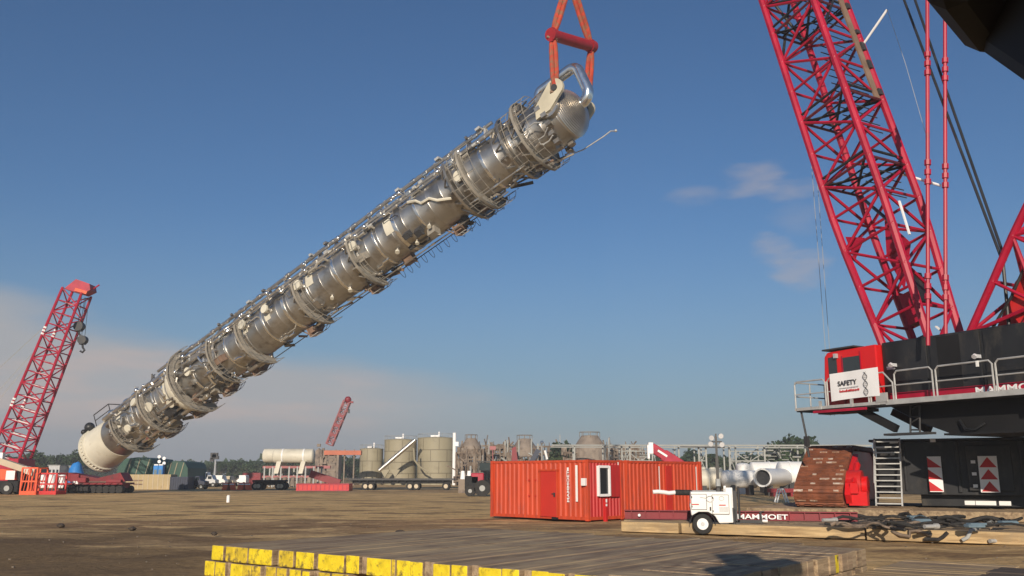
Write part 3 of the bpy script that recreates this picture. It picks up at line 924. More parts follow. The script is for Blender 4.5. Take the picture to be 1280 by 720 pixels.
# ---- carbody with stair, signs
CB0, CBW, TF = 3.05, 9.2, 1.75
mb = MB()
mb.box(UP(CB0 + CBW / 2, TF + 2.4, 1.55), (CBW, 4.8, 2.1), (c_, t_, Z))
mb.box(UP(CB0 + CBW / 2, TF + 2.4, 2.66), (CBW + .5, 5.0, .10), (c_, t_, Z))
mb.box(UP(CB0 + 1.05, TF - .04, 1.6), (.08, .08, 1.9), (c_, t_, Z))
for q in (3.0, 5.2, 7.3):
    mb.box(UP(CB0 + q, TF - .04, 1.6), (.12, .10, 2.0), (c_, t_, Z))
mb.box(UP(CB0 + CBW / 2, TF + 2.2, .3), (CBW - 3, 3.4, .5), (c_, t_, Z))
cb = mb.build("carbody", M['black'], crane, bevel=.02)
mb = MB()
mb.box(UP(CB0 + 4.1, TF - .12, 1.55), (1.55, .14, 1.75), (c_, t_, Z)); mb.box(UP(CB0 + 6.2, TF - .12, 1.45), (1.7, .16, 1.5), (c_, t_, Z))
mb.build_each("access_panel", M['black'], cb, bevel=.02)
# reflective red and white chevron signs
def sign(c0, c1, half):
    z0, z1 = .62, 2.0
    wd = c1 - c0; h = (z1 - z0) / 3
    o = MB().box(UP((c0 + c1) / 2, TF - .24, (z0 + z1) / 2), (wd, .02, z1 - z0), (c_, t_, Z)).build("warning_sign", M['clean_white'], cb)
    mb = MB()
    for k in range(3):
        zb = z0 + k * h + .03
        if half: tri = [(c0, zb), (c1, zb), (c0, zb + h - .07)]
        else: tri = [(c0 + .03, zb), (c1 - .03, zb), ((c0 + c1) / 2, zb + h - .07)]
        mb.prism([UP(x, TF - .256, z) for x, z in tri], t_ * .008)
    mb.build("red_triangles", M['bright_red'], o)
sign(CB0 + 1.92, CB0 + 2.42, True)
sign(CB0 + 3.72, CB0 + 4.38, False)
for k in range(3):
    MB().box(UP(CB0 + 3.55, TF - .23, .86 + k * .46), (.16, .02, .12), (c_, t_, Z)).build("marker_plate", M['clean_white'], cb)
mb = MB()
for q, wd in ((3.3, .36), (3.85, .7), (4.5, .4)):
    mb.box(UP(CB0 + q, TF - .32, .22), (wd, .03, .16), (c_, t_, Z))
mb.build_each("scuffed_plate", M['white'], cb)
MB().box(UP(CB0 + .75, TF - .3, 2.6), (.32, .02, .12), (c_, t_, Z)).build("small_plate", M['clean_white'], cb)
MB().box(UP(CB0 + 2.2, TF - .3, 2.62), (.2, .02, .12), (c_, t_, Z)).build("small_plate", M['clean_white'], cb)
# inclined ladder stair
st = thing("boarding_stair", "steep galvanised boarding stair leaning against the black crane base", "stair", loc=UP(CB0, TF - 1.2, 0))
tp0, tp1 = UP(CB0 + .02, TF - .30, 2.72), UP(CB0 + .98, TF - .30, 2.72)
bt0, bt1 = UP(CB0 + .02, TF - 1.25, .06), UP(CB0 + .98, TF - 1.25, .06)
for a, b in ((bt0, tp0), (bt1, tp1)):
    MB().bar(a, b, .05, .16, t_).build("stringer", M['galv'], st)
for k in range(12):
    u = (k + .5) / 12
    p = bt0.lerp(tp0, u); p2 = bt1.lerp(tp1, u)
    MB().bar(p, p2, .24, .045, Z).build("tread", M['galv'], st)
mb = MB(); mb.path([bt0 + V((0, 0, .9)) - t_ * .1, tp0 + V((0, 0, .0)) - t_ * .25], .022, 6)
mb.tube(bt0.lerp(tp0, .1), bt0.lerp(tp0, .1) + V((0, 0, .75)), .022); mb.build("handrail", M['galv'], st)
mb = MB(); mb.box((tp0 + tp1) / 2 + V((0, 0, -.06)), (.9, .16, .14), (c_, t_, Z)); mb.build("top_plate", M['dark'], st)

# ---- superstructure
body = MB()
ZB = 4.62
body.box(SP(8.4, 3.0, 5.95), (12.5, 4.6, 2.20), (-f_, q_, Z))
o_body = body.build("machinery_house", M['black'], crane, bevel=.05)
mb = MB()
for p0, p1 in ((2.3, 4.1), (4.25, 6.2), (6.35, 9.2), (9.35, 12.2)):
    mb.box(SP((p0 + p1) / 2, .67, 5.98), (p1 - p0, .05, 2.0), (-f_, q_, Z))
mb.build_each("side_panel", M['black'], o_body, bevel=.015)
MB().box(SP(5.0, .655, 6.0), (.9, .03, 1.9), (-f_, q_, Z)).build("panel_door", M['blackm'], o_body)
MB().box(SP(10.2, .655, 6.7), (1.7, .03, .35), (-f_, q_, Z)).build("vent_grille", M['blackm'], o_body)
MB().box(SP(8.6, .60, 4.87), (12.4, .2, .34), (-f_, q_, Z)).build("red_stripe", M['crane_red'], o_body)
for p, z in ((6.15, 6.05), (2.75, 6.1)):
    mb = MB(); mb.box(SP(p, .52, z), (.16, .22, .12), (-f_, q_, Z)); mb.tube(SP(p, .4, z + .02), SP(p, .32, z - .03), .09)
    mb.build("work_lamp", M['lens'], o_body)
MB().box(SP(2.55, .63, 6.02), (.35, .03, .12), (-f_, q_, Z)).build("label_plate", M['silverpaint'], o_body)
# lettering along the stripe
LM = frame(SP(5.95, .485, 4.745), -f_, Z, (-f_).cross(Z))
text("MAMMOET", .34, LM, M['clean_white'], "lettering", o_body, xs=1.5)
# lower frame and slewing ring
mb = MB()
mb.prism([SP(p, 1.0, z) for p, z in ((2.1, 4.58), (14.2, 4.58), (14.2, 3.46), (4.5, 3.46), (3.5, 3.85))], q_ * 4.0)
mb.tube(SP(8.9, 3.0, 3.37), SP(8.9, 3.0, 3.5), 2.3, n=40)
mb.box(SP(9.9, 2.4, 3.41), (10.6, 3.8, .07), (-f_, q_, Z))
mb.box(SP(11, .8, 4.35), (6.5, .6, .5), (-f_, q_, Z))
mb.build("slewing_frame", M['blackm'], crane)
for q in (.6, 2.6): MB().bar(SP(1.0, q, 4.5), SP(2.45, q + .2, 3.70), .26, .28, Z).build("diagonal_brace", M['blackm'], crane)
mb = MB()
for p in (2.95, 3.35):
    mb.tube(SP(p, .9, 3.52), SP(p + .1, .9, 4.58), .04)
for k in range(4):
    z = 3.65 + k * .24
    mb.tube(SP(2.95 + .02 * k, .9, z), SP(3.38 + .02 * k, .9, z + (.2 if k % 2 else -.02)), .03)
mb.box(SP(2.9, .9, 3.5), (1.9, .5, .08), (-f_, q_, Z))
mb.build("lattice_leg", M['dark'], crane)
mb = MB(); mb.path([SP(5.0, .9, 3.9), SP(5.25, .8, 3.58), SP(5.6, .8, 3.55), SP(5.9, .95, 3.75)], .05, 8)
mb.build("hydraulic_hose", M['black'], crane, True)
# walkway deck, fascia and railings
dk = MB(); dk.box(SP(6.0, .42, 4.60), (15.4, .84, .10), (-f_, q_, Z)); dk.box(SP(-.95, 1.4, 4.60), (1.5, 2.8, .10), (-f_, q_, Z))
dk.box(SP(.4, .6, 4.48), (2.4, .7, .13), (-f_, q_, Z))
o_dk = dk.build("walkway", M['dark'], crane)
mb = MB(); mb.box(SP(8.2, -.03, 4.66), (11.0, .05, .19), (-f_, q_, Z)); mb.box(SP(.55, -.03, 4.66), (4.4, .05, .12), (-f_, q_, Z))
mb.box(SP(-1.72, 1.35, 4.66), (.05, 2.8, .12), (-f_, q_, Z))
for p in (-.4, 1.15, 2.35): mb.box(SP(p, -.04, 4.76), (.12, .06, .34), (-f_, q_, Z))
mb.box(SP(2.55, -.05, 4.86), (.5, .07, .34), (-f_, q_, Z))
mb.build_each("deck_edge", M['galv'], o_dk)
MB().box(SP(.5, -.02, 4.50), (2.6, .06, .10), (-f_, q_, Z)).build("deck_trim", M['crane_red'], o_dk)
def rail(pts, mid, name="railing"):
    mb = MB(); mb.path(pts, .034, 7)
    for a, b in mid: mb.tube(a, b, .026, n=6)
    return mb.build(name, M['galv'], o_dk, True)
def panel(p0, p1, q0=-.03, ch0=.12, ch1=.12, h=1.14):
    z0, z1 = 4.70, 4.66 + h
    pts = [SP(p0, q0, z0), SP(p0, q0, z1 - ch0), SP(p0 + ch0 * .9, q0, z1), SP(p1 - ch1 * .9, q0, z1), SP(p1, q0, z1 - ch1), SP(p1, q0, z0)]
    rail(pts, [(SP(p0, q0, z0 + h * .5), SP(p1, q0, z0 + h * .5))])
panel(2.05, 3.05, ch1=.42)
panel(3.15, 4.72); panel(4.86, 6.98); panel(7.1, 9.2); panel(9.3, 11.4)
panel(.0, 1.95); panel(-1.7, -.1)
mb = MB()
for z in (5.2, 5.78): mb.tube(SP(-1.72, 0, z), SP(-1.72, 2.7, z), .03, n=6)
for q in (.9, 1.8, 2.7): mb.tube(SP(-1.72, q, 4.66), SP(-1.72, q, 5.78), .03, n=6)
mb.build("railing", M['galv'], o_dk, True)
mb = MB(); mb.tube(SP(-1.6, .15, 4.6), SP(-1.45, .2, 3.5), .045); mb.box(SP(-1.45, .2, 3.35), (.18, .15, .4), (-f_, q_, Z)); mb.tube(SP(-1.45, .2, 3.2), SP(-1.4, .22, 2.7), .05)
mb.build("mirror_arm", M['dark'], o_dk)
MB().box(SP(6.5, -.08, 5.72), (.08, .06, .2), (-f_, q_, Z)).build("tag_plate", M['white'], o_dk)
# cab
CQ = .38
cabm = MB()
p0, p1 = -.46, 2.12
prof = [(p0, 4.66), (p0 - .05, 5.4), (p0 + .06, 6.75), (p0 + .22, 6.92), (p1, 6.98), (p1, 4.66)]
cabm.prism([SP(p, CQ, z) for p, z in prof], q_ * 1.75)
o_cab = cabm.build("cab", M['cab_red'], crane, bevel=.05)
MB().box(SP(.02, CQ - .012, 6.15), (.42, .03, 1.1), (-f_, q_, Z)).build("cab_window", M['glass'], o_cab, bevel=.01)
o = MB().box(SP(.92, CQ - .012, 6.1), (.84, .03, 1.05), (-f_, q_, Z)).build("cab_window", M['glass'], o_cab, bevel=.01)
MB().prism([SP(p0 - .07, CQ + .12, 5.5), SP(p0 - .07, CQ + 1.63, 5.5), SP(p0 + .045, CQ + 1.63, 6.75), SP(p0 + .045, CQ + .12, 6.75)], f_ * .02).build("windscreen", M['glass'], o_cab)
mb = MB(); mb.box(SP(.35, CQ + .85, 7.03), (1.6, 1.8, .06), (-f_, q_, Z)); mb.build("roof_plate", M['dark'], o_cab)
mb = MB(); mb.box(SP(.52, CQ - .03, 5.7), (.04, .03, 2.0), (-f_, q_, Z)); mb.box(SP(1.40, CQ - .03, 5.9), (.03, .03, 1.8), (-f_, q_, Z)); mb.build_each("door_frame", M['crane_red'], o_cab)
mb = MB(); mb.box(SP(.27, CQ - .10, 6.72), (.12, .16, .18), (-f_, q_, Z)); mb.box(SP(.30, CQ - .08, 5.62), (.1, .1, .14), (-f_, q_, Z)); mb.build_each("cab_mirror", M['silverpaint'], o_cab)
# banner
B_0, B_1 = SP(.22, -.09, 4.86), SP(2.5, -.09, 4.92)
bx = (B_1 - B_0).normalized(); bn = bx.cross(Z).normalized()
BW, BH = (B_1 - B_0).length, 1.10
bmb = MB(); nb = 14
vs = []
for j in range(5):
    for i in range(nb + 1):
        u = i / nb; v = j / 4
        vs.append(B_0 + bx * (u * BW) + Z * (v * BH + .03 * math.sin(u * 3.1) * (1 - v)) + bn * (.012 * math.sin(u * 9 + v * 2)))
fs = [(j * (nb + 1) + i, j * (nb + 1) + i + 1, (j + 1) * (nb + 1) + i + 1, (j + 1) * (nb + 1) + i) for j in range(4) for i in range(nb)]
ban = thing("safety_banner", "white safety banner with helix emblem hanging on the railing below the red cab", "banner", loc=B_0)
o = bmb.add(vs, fs).build("banner_sheet", M['clean_white'], ban, False)
sol = o.modifiers.new("thick", 'SOLIDIFY'); sol.thickness = .006
off = .035
BMx = frame(B_0 + bn * off + bx * (BW * .17) + Z * .57, bx, Z, bn)
text("SAFETY", .27, BMx, M['dark'], "lettering", o, xs=1.02)
rs = random.Random(4)
mb = MB(); mb2 = MB()
x = .20 * BW
while x < .60 * BW:
    wd = rs.uniform(.018, .04); mb.box(B_0 + bn * off + bx * x + Z * .47, (wd, .004, .035), (bx, bn, Z)); x += wd + .015
x = .21 * BW
while x < .62 * BW:
    wd = rs.uniform(.03, .06); hh = rs.uniform(.055, .10)
    mb2.box(B_0 + bn * off + bx * x + Z * (.31 + hh / 2), (wd, .004, hh), (bx, bn, Z)); x += wd + .016
mb.build("grey_script", M['grey'], o); mb2.build("red_script", M['bright_red'], o)
mb = MB()
cx = .745 * BW
for ph in (0, math.pi):
    mb.path([B_0 + bn * off + bx * (cx + .10 * math.sin(ph + t * .33)) + Z * (.07 + t * .0305) for t in range(31)], .009, 5)
for t in range(1, 31, 2):
    wv = .10 * math.sin(t * .33)
    if abs(wv) > .03: mb.tube(B_0 + bn * off + bx * (cx - wv) + Z * (.07 + t * .0305), B_0 + bn * off + bx * (cx + wv) + Z * (.07 + t * .0305), .005, n=4)
mb.build("helix_emblem", M['dark'], o)

# ---- boom
TH = R_(75)
bdir = f_ * math.cos(TH) + Z * math.sin(TH)
gdir = -f_ * math.sin(TH) + Z * math.cos(TH)
BO = SP(3.05, 2.15, 6.6)
def wd_(d):  # half lateral, half depth
    k = min(1, d / 6.0)
    return (1.02 + .18 * k, .95 + .33 * k)
stn = [(-.4,) + wd_(0)]
d = 0
bays = [1.6, 3.3, 5.0, 6.6, 8.2, 9.9, 11.6, 13.3, 15.0, 16.7, 18.4, 20.1, 21.8, 23.5, 25.2, 26.9, 28.6, 30.3]
stn += [(x,) + wd_(x) for x in bays]
corner = lattice(BO, bdir, q_, gdir, stn, .165, .068, M['crane_red'], M['crane_red'], crane)
# dark section-joint frames and inner walkway grids
def ring(k, r=.06):
    mb = MB()
    for i in range(4):
        mb.tube(corner(k, i), corner(k, (i + 1) % 4), r)
        mb.tube(corner(k, i) + bdir * .35, corner(k, (i + 1) % 4) + bdir * .35, r)
    mb.tube(corner(k, 0), corner(k, 2), r); mb.tube(corner(k, 1) + bdir * .35, corner(k, 3) + bdir * .35, r)
    for u in (.25, .5, .75):
        mb.tube(corner(k, 0).lerp(corner(k, 3), u), corner(k, 1).lerp(corner(k, 2), u), r * .7)
    mb.build("joint_frame", M['black'], crane, True)
for k in (5, 7, 10, 12, 14, 16): ring(k)
mb = MB()
for (k, i), (k2, j) in (((9, 0), (12, 3)), ((9, 1), (11, 2)), ((12, 0), (10, 3)), ((10, 1), (12, 2)), ((3, 1), (5, 3)), ((11, 0), (11, 2))):
    mb.tube(corner(k, i), corner(k2, j), .07)
mb.build_each("black_bracing", M['black'], crane, True)
mb = MB()
for k in (4, 6, 7, 8, 9, 10, 11, 13):
    for u in (.18, .42, .66, .9):
        a = corner(k, 0).lerp(corner(k + 1, 0), u); b = corner(k, 3).lerp(corner(k + 1, 3), u)
        c2 = corner(k, 1).lerp(corner(k + 1, 1), u); d2 = corner(k, 2).lerp(corner(k + 1, 2), u)
        mb.tube(a.lerp(c2, .8), b.lerp(d2, .8), .026, n=5)
mb.build_each("walkway_rung", M['dark'], crane)
# foot forks and back plates
for s_ in (-1, 1):
    mb = MB()
    ft = BO + q_ * (s_ * 1.02) - bdir * 1.6
    for g in (-.95, .95): mb.bar(BO + q_ * (s_ * 1.02) + gdir * g - bdir * .3, ft, .2, .34, q_)
    mb.tube(ft - q_ * .2, ft + q_ * .2, .32, n=16)
    mb.build("boom_foot", M['crane_red'], crane)
mb = MB()
mb.prism([corner(2, 3).lerp(corner(2, 2), .2), corner(3, 3).lerp(corner(3, 2), .1), corner(4, 3).lerp(corner(4, 2), .3), corner(3, 3).lerp(corner(3, 2), .6)], q_ * .06)
mb.prism([corner(2, 0).lerp(corner(3, 0), .8) + q_ * .4, corner(3, 0).lerp(corner(4, 0), .5) + q_ * .4, corner(3, 0).lerp(corner(4, 0), .2) + q_ * .4 + gdir * .8], q_ * .06)
mb.box(BO + bdir * 1.9 + gdir * .1, (.5, .5, 1.3), (q_, gdir, bdir))
mb.build_each("gusset_plate", M['crane_red'], crane)
mb = MB(); mb.box(BO + bdir * 2.6 + gdir * .6, (.8, .25, 1.3), (q_, gdir, bdir)); mb.box(BO + bdir * .2 + gdir * .2, (.9, .5, .8), (q_, gdir, bdir))
mb.path([BO + bdir * .1 + q_ * .5, BO - bdir * .3 - q_ * .3, BO + bdir * .2 - q_ * .9], .05); mb.path([BO + bdir * 5 + q_ * .1 + gdir * .4, BO + bdir * 3 + gdir * .6, BO + bdir * .3 + gdir * .2], .045)
mb.build_each("control_box", M['black'], crane)
# tan hoist strip along the inside of the rear face
a = corner(7, 2) - q_ * .42 + gdir * .05; b = corner(17, 2) - q_ * .42 + gdir * .05
MB().bar(a, b, .36, .07, gdir).build("walkway_strip", M['brown_steel'], crane)
mb = MB()
for k in range(7, 13):
    for u in ((.2,) if k % 2 else (.1, .7)): mb.box(corner(k, 2).lerp(corner(k + 1, 2), u) - q_ * .15 + gdir * .08, (.24, .2, .2 + .12 * (k % 3)), (q_, gdir, bdir))
mb.build_each("walkway_clamp", M['dark'], crane)
def on(px, py, q):  # point in the boom's lateral plane q seen at a pixel
    o = V((0, 0, CAMH)); d_ = (at(px, py, 10) - o)
    n = q_; p = BO + q_ * q
    return o + d_ * ((p - o).dot(n) / d_.dot(n))
# two white poles sticking out of the boom
MB().tube(on(1078, 57, 1.2), on(1109, 12, 1.35), .055).build("white_pole", M['clean_white'], crane)
MB().tube(on(1119, 215, 1.2), on(1176, 232, 1.5), .055).build("white_pole", M['clean_white'], crane)
MB().bar(on(1124, 251, -1.25), on(1137, 293, -1.25), .10, .05, gdir).build("white_marker_bar", M['clean_white'], crane)
MB().bar(on(1170, 408, .9), on(1182, 418, .9), .12, .05, gdir).build("white_marker_bar", M['clean_white'], crane)
MB().path([on(1109, 12, 1.35), on(1132, 80, 1.3), on(1158, 170, 1.3)], .012, 4).build("guy_line", M['galv'], crane)
# pendants
for px, q in ((1160, .35), (1182, 1.75)):
    lo = at(px, 432, SP(5.0, q, 0).y); hi = at(px - 1, -90, SP(5.0, q, 0).y - .2)
    mb = MB(); mb.tube(lo, hi, .075, n=8)
    o = mb.build("pendant_bar", M['crane_red'], crane, True)
    mb = MB()
    L = (hi - lo).length; d_ = (hi - lo).normalized(); s = 2.2
    while s < L:
        for e in (-.38, 0, .38): mb.tube(lo + d_ * (s + e - .10), lo + d_ * (s + e + .10), .125, n=8)
        s += 4.4
    mb.build_each("pendant_joint", M["crane_red"], o, True)
# luffing ropes up to the boom
m_top = at(1243, 304, SP(7.3, 1.5, 0).y)
for k, (pxa, pxb) in enumerate(((1125, 1241), (1141, 1245))):
    MB().tube(at(pxb + 12, 326, m_top.y), at(pxa - 25, -80, m_top.y + 5), .05, n=6).build("luffing_rope", M['black'], crane)
for px0, px1 in ((1014, 1038), (1020, 1043)):
    MB().tube(at(px0, 200, 40), at(px1, 520, 40.5), .012, n=4).build("hoist_line", M['grey'], crane)

# ---- back mast leaning to the right
TM = R_(55)
mdir = -f_ * math.cos(TM) + Z * math.sin(TM)
mg = f_ * math.sin(TM) + Z * math.cos(TM)
MO = SP(6.55, 1.9, 6.75)
mst = [(x, 1.0, .80 + .25 * min(1, max(0, x) / 4)) for x in (-.3, 1.7, 3.4, 5.1, 6.8, 8.5, 10.2, 12)]
mc = lattice(MO, mdir, q_, mg, mst, .14, .07, M['crane_red'], M['crane_red'], crane, names=("mast_chord", "mast_lacing"))
mb = MB()
mb.tube(MO + mdir * 1.9 - q_ * .7 - mg * .9, MO + mdir * 1.9 + q_ * .7 - mg * .9, .95, n=28)
mb.tube(MO + mdir * 1.9 - q_ * .78 - mg * .9, MO + mdir * 1.9 - q_ * .7 - mg * .9, 1.2, n=28)
mb.tube(MO + mdir * 1.9 + q_ * .7 - mg * .9, MO + mdir * 1.9 + q_ * .78 - mg * .9, 1.2, n=28)
mb.build("winch_drum", M['bright_red'], crane, True)
mb = MB()
mb.prism([MO + mdir * a + mg * b for a, b in ((.2, .6), (2.6, .7), (4.6, .75), (5.3, .5), (4.5, .2), (3.3, -.1), (2.4, -.3), (1.2, -1.4), (-.2, -1.6))], q_ * .12)
mb.build("mast_plate", M['bright_red'], crane)
mb = MB(); mb.prism([SP(p, 1.2, z) for p, z in ((7.2, 7.05), (11, 7.05), (11, 8.2), (9.3, 8.4), (8.0, 7.9))], q_ * 2.2)
mb.build("winch_frame", M['bright_red'], crane)
mb = MB(); mb.path([MO + mdir * a + mg * b + q_ * -.9 for a, b in ((6, .3), (4.5, .35), (3, .2), (1.5, .1), (.1, .2))], .05, 6)
mb.tube(SP(7.0, 1.2, 7.0), SP(7.05, 1.2, 9.3), .06)
mb.build_each("mast_cable", M['black'], crane)
# ================================================================== yellow-ended timber mats in front
ZT = .62
E0 = gp(264, 680, ZT); E1 = gp(741, 718, ZT)
e_ = (E1 - E0); e_.z = 0; e_.normalize()
m_ = V((-e_.y, e_.x, 0))
def edge_s(px, z):
    lo, hi = -3.0, 16.0
    for _ in range(40):
        k = (lo + hi) / 2
        if proj(E0 + e_ * k + V((0, 0, z - ZT)))[0] < px: lo = k
        else: hi = k
    return (lo + hi) / 2
rm = random.Random(21)
TH_ = .31
def mat_thing(s0, s1, z, spans, lb, grp, L, name="timber_mat", inset=0.0):
    """spans: list of (s_start, s_end, 'y'|'w'|'b') timbers; yellow, worn yellow or bare brown ends"""
    loc = E0 + e_ * ((s0 + s1) / 2) + V((0, 0, z - ZT))
    t = thing(name, lb, "timber mat", loc=loc, group=grp)
    for a, b, k in spans:
        if b - a < .02: continue
        w_ = b - a - .012
        h_ = TH_ - rm.uniform(.008, .022)
        dv = rm.uniform(-.04, .04) + (.05 if k == 'b' else 0) + inset
        c = E0 + e_ * ((a + b) / 2) + m_ * (L / 2 + dv) + V((0, 0, z - ZT + h_ / 2))
        mb = MB()
        mb.box(c, (w_, L, h_), (e_, m_, Z))
        # face 2 of the box is the -m end
        mb.mi[2] = 1
        wm_ = M[rm.choice(('wood', 'wood', 'wood_b'))]
        endm = {'y': M['yellow'], 'w': M['yellow_worn'], 'b': wm_}[k]
        mb.build("timber", [wm_, endm], t, bevel=rm.uniform(.012, .03))
    # through bolts
    mb = MB()
    for dy in (.5, L - .5):
        mb.tube(E0 + e_ * (s0 + .03) + m_ * dy + V((0, 0, z - ZT + .16)), E0 + e_ * (s1 - .03) + m_ * dy + V((0, 0, z - ZT + .16)), .02, n=6)
    mb.build("through_bolt", M['rust'], t)
    return t
# upper layer, read off the photograph left to right
ROW1 = [([(264, 278, 'y')], "upper mat at the left corner of the yellow-ended stack, one rounded narrow yellow end"),
        ([(279, 283, 'b'), (284, 311, 'w'), (312, 341, 'y')], "upper mat second from the left corner, two chipped yellow ends"),
        ([(342, 348, 'b'), (349, 367, 'w'), (368, 390, 'y')], "upper mat with one stained and one clean yellow end"),
        ([(391, 397, 'b'), (398, 430, 'y'), (431, 447, 'y')], "upper mat with the broadest plain yellow ends left of centre"),
        ([(448, 457, 'b'), (458, 488, 'y'), (489, 493, 'w'), (494, 511, 'y'), (512, 528, 'y')], "widest upper mat of the stack, with four yellow ends"),
        ([(529, 542, 'b'), (543, 564, 'y'), (565, 585, 'y')], "upper mat with two yellow ends below the far left of the red container"),
        ([(586, 597, 'b'), (598, 627, 'y'), (628, 650, 'y')], "upper mat with two yellow ends below the red container door"),
        ([(651, 661, 'b'), (662, 684, 'y'), (685, 706, 'y')], "upper mat showing only the tops of its yellow ends, below the container corner"),
        ([(707, 717, 'b'), (718, 740, 'y'), (741, 762, 'w')], "rightmost upper mat whose yellow end just shows at the bottom edge")]
Lm = 7.4
TOPZ = ZT - TH_
for spans, lb in ROW1:
    sp = [(edge_s(a - .5, ZT - .12), edge_s(b + .5, ZT - .12), k) for a, b, k in spans]
    mat_thing(sp[0][0], sp[-1][1], TOPZ, sp, lb, "upper layer of yellow ended mats", Lm + rm.uniform(-.3, .3))
ROW2 = [([(257, 269, 'y'), (271, 283, 'y')], "lowest left mat of the stack with two slim yellow ends"),
        ([(284, 288, 'b'), (289, 304, 'y'), (305, 316, 'w'), (317, 328, 'w')], "lower mat with one bright and two faded yellow ends"),
        ([(329, 333, 'b'), (334, 346, 'w'), (347, 359, 'w'), (360, 365, 'b')], "lower mat with two dull yellow ends over a brown one"),
        ([(366, 380, 'y'), (382, 391, 'y')], "lower mat with two bright yellow ends below the third upper mat"),
        ([(392, 399, 'b'), (400, 414, 'w'), (416, 436, 'w')], "lower mat barely showing its worn yellow tops at the frame edge")]
for spans, lb in ROW2:
    sp = [(edge_s(a - .5, .24), edge_s(b + .5, .24), k) for a, b, k in spans]
    mat_thing(sp[0][0], sp[-1][1], 0.0, sp, lb, "lower layer of yellow ended mats", Lm, inset=-.05)
# the rest of the row runs on to the right under the shadow (bare tops only)
s = edge_s(762, ZT - .12) + .03
k = 0
S_END = ((gp(1040, 694, .62) - E0).dot(e_) + (gp(1100, 683, .62) - E0).dot(e_)) / 2
XL = 1.5
wrest = (S_END - XL - s) / 4
for lb in ("first bare topped mat right of the yellow row, left part of the big shadow", "bare topped mat under the blunt left end of the big shadow", "bare topped mat under the middle of the big shadow",
           "bare topped mat left of the cross laid planks"):
    sp = [(s + i * (wrest - .05) / 4, s + (i + 1) * (wrest - .05) / 4, 'y' if i % 2 else 'b') for i in range(4)]
    mat_thing(s, s + wrest - .05, TOPZ, sp, lb, "bare topped timber mats", Lm + rm.uniform(-.4, .3)); s += wrest
# cross-laid planks at the right end of the row, their sawn ends facing right, two painted yellow
def cross_block(s0, d0, n, L, z, h, lb, yel=(), name="plank_mat", wmat=('wood_tan', 'wood_p', 'wood_p'), wdt=.315):
    o = E0 + e_ * s0 + m_ * d0; o.z = 0
    t = thing(name, lb, "timber mat", loc=o + V((0, 0, z)), group="cross laid plank mats")
    for i in range(n):
        c = o + m_ * (i * wdt + wdt / 2) + e_ * (L / 2 + rm.uniform(-.04, .04)) + V((0, 0, z + h / 2 + rm.uniform(-.008, .008)))
        mb = MB(); mb.box(c, (L, wdt - .015, h), (e_, m_, Z)); mb.mi[5] = 1
        wmm = M[rm.choice(wmat)]
        mb.build("plank", [wmm, M['yellow'] if i in yel else wmm], t, bevel=.018)
    return t
dA = (gp(1046, 693, .62) - E0).dot(m_); dB = (gp(1086, 685, .62) - E0).dot(m_)
nA_, nB_ = int((dA + 1.2) / .315), int((dB + 1.2) / .315)
cross_block(S_END - XL, -1.2, 26, XL, TOPZ, TH_, "cross laid plank mat with two yellow ends facing right beside the big shadow", (nA_, nB_), wmat=('wood', 'wood_b'))
cross_block(S_END - XL, -1.2, 26, XL, .0, TH_ - .01, "lower plank mat under the one with two yellow ends", wmat=('wood', 'wood_b'))
cross_block(S_END + .12, -1.6, 34, 2.1, .0, .27, "low tan plank mat just right of the two yellow ends", wmat=('wood_tan', 'wood_tan', 'wood_p'))
cross_block(S_END + 2.3, -2.5, 34, 2.0, .0, .25, "low tan plank mat between the yellow ends and the dark bundle", wmat=('wood_tan', 'wood_p'))
dkp = gp(1234, 716, .62)
cross_block((dkp - E0).dot(e_), (dkp - E0).dot(m_) - .9, 6, 2.6, .27, .36, "dark stained timber bundle in the bottom right corner", wmat=('wood_dk',))

# ================================================================== platform of tan mats under the crane
def long_mat(c0, t0, L, wd, z, h, lb, grp, wmat):
    o = UP(c0, t0, 0); o.z = z
    t = thing("timber_mat", lb, "timber mat", loc=UP(c0 + L / 2, t0 + wd / 2, -CZ + z), group=grp)
    n = 4
    for i in range(n):
        c = UP(c0 + L / 2, t0 + (i + .5) * wd / n, -CZ + z + h / 2)
        MB().box(c, (L - .02, wd / n - .015, h - rm.uniform(0, .03)), (c_, t_, Z)).build("timber", M[wmat if i == 0 else rm.choice(('wood_p', 'wood_p', wmat))], t, bevel=.02)
TF0 = -7.8      # front edge of the lower layer, in the crane's t coordinate
names1 = ["left end front mat of the tan platform, behind the white light tower", "front mat of the tan platform beside the light tower's drawbar", "front mat of the tan platform below the hose heap", "front mat of the tan platform at the right edge"]
for i in range(4):
    long_mat((-4.35 if i == 0 else -8.2 + i * 6.05), TF0 + .1 * (i % 2), (2.15 if i == 0 else 6.0), 1.25, 0.0, .36, names1[i], "front mats of the crane platform", 'wood_tan')
for r in range(1, 6):
    for i in range(3):
        long_mat(-5.2 + i * 6.05 + .4 * (r % 2), TF0 + r * 1.3, 6.0, 1.25, 0.0, .355, "dirty timber mat in the crane platform behind the tan front mats", "inner mats of the crane platform", 'wood')
names2 = ["upper front mat just before the rusty track", "upper front mat at the foot of the boarding stair", "upper front mat before the red and white chevron signs"]
for i in range(3):
    long_mat(-1.6 + i * 6.05, -1.45, 6.0, 1.25, .36, .335, names2[i], "upper front mats under the crane", 'wood')
for r in range(1, 8):
    for i in range(3):
        long_mat(-1.6 + i * 6.05, -1.45 + 1.28 * r, 6.0, 1.25, .36, .33, "timber mat lying under the crawler crane", "mats under the crane", 'wood')

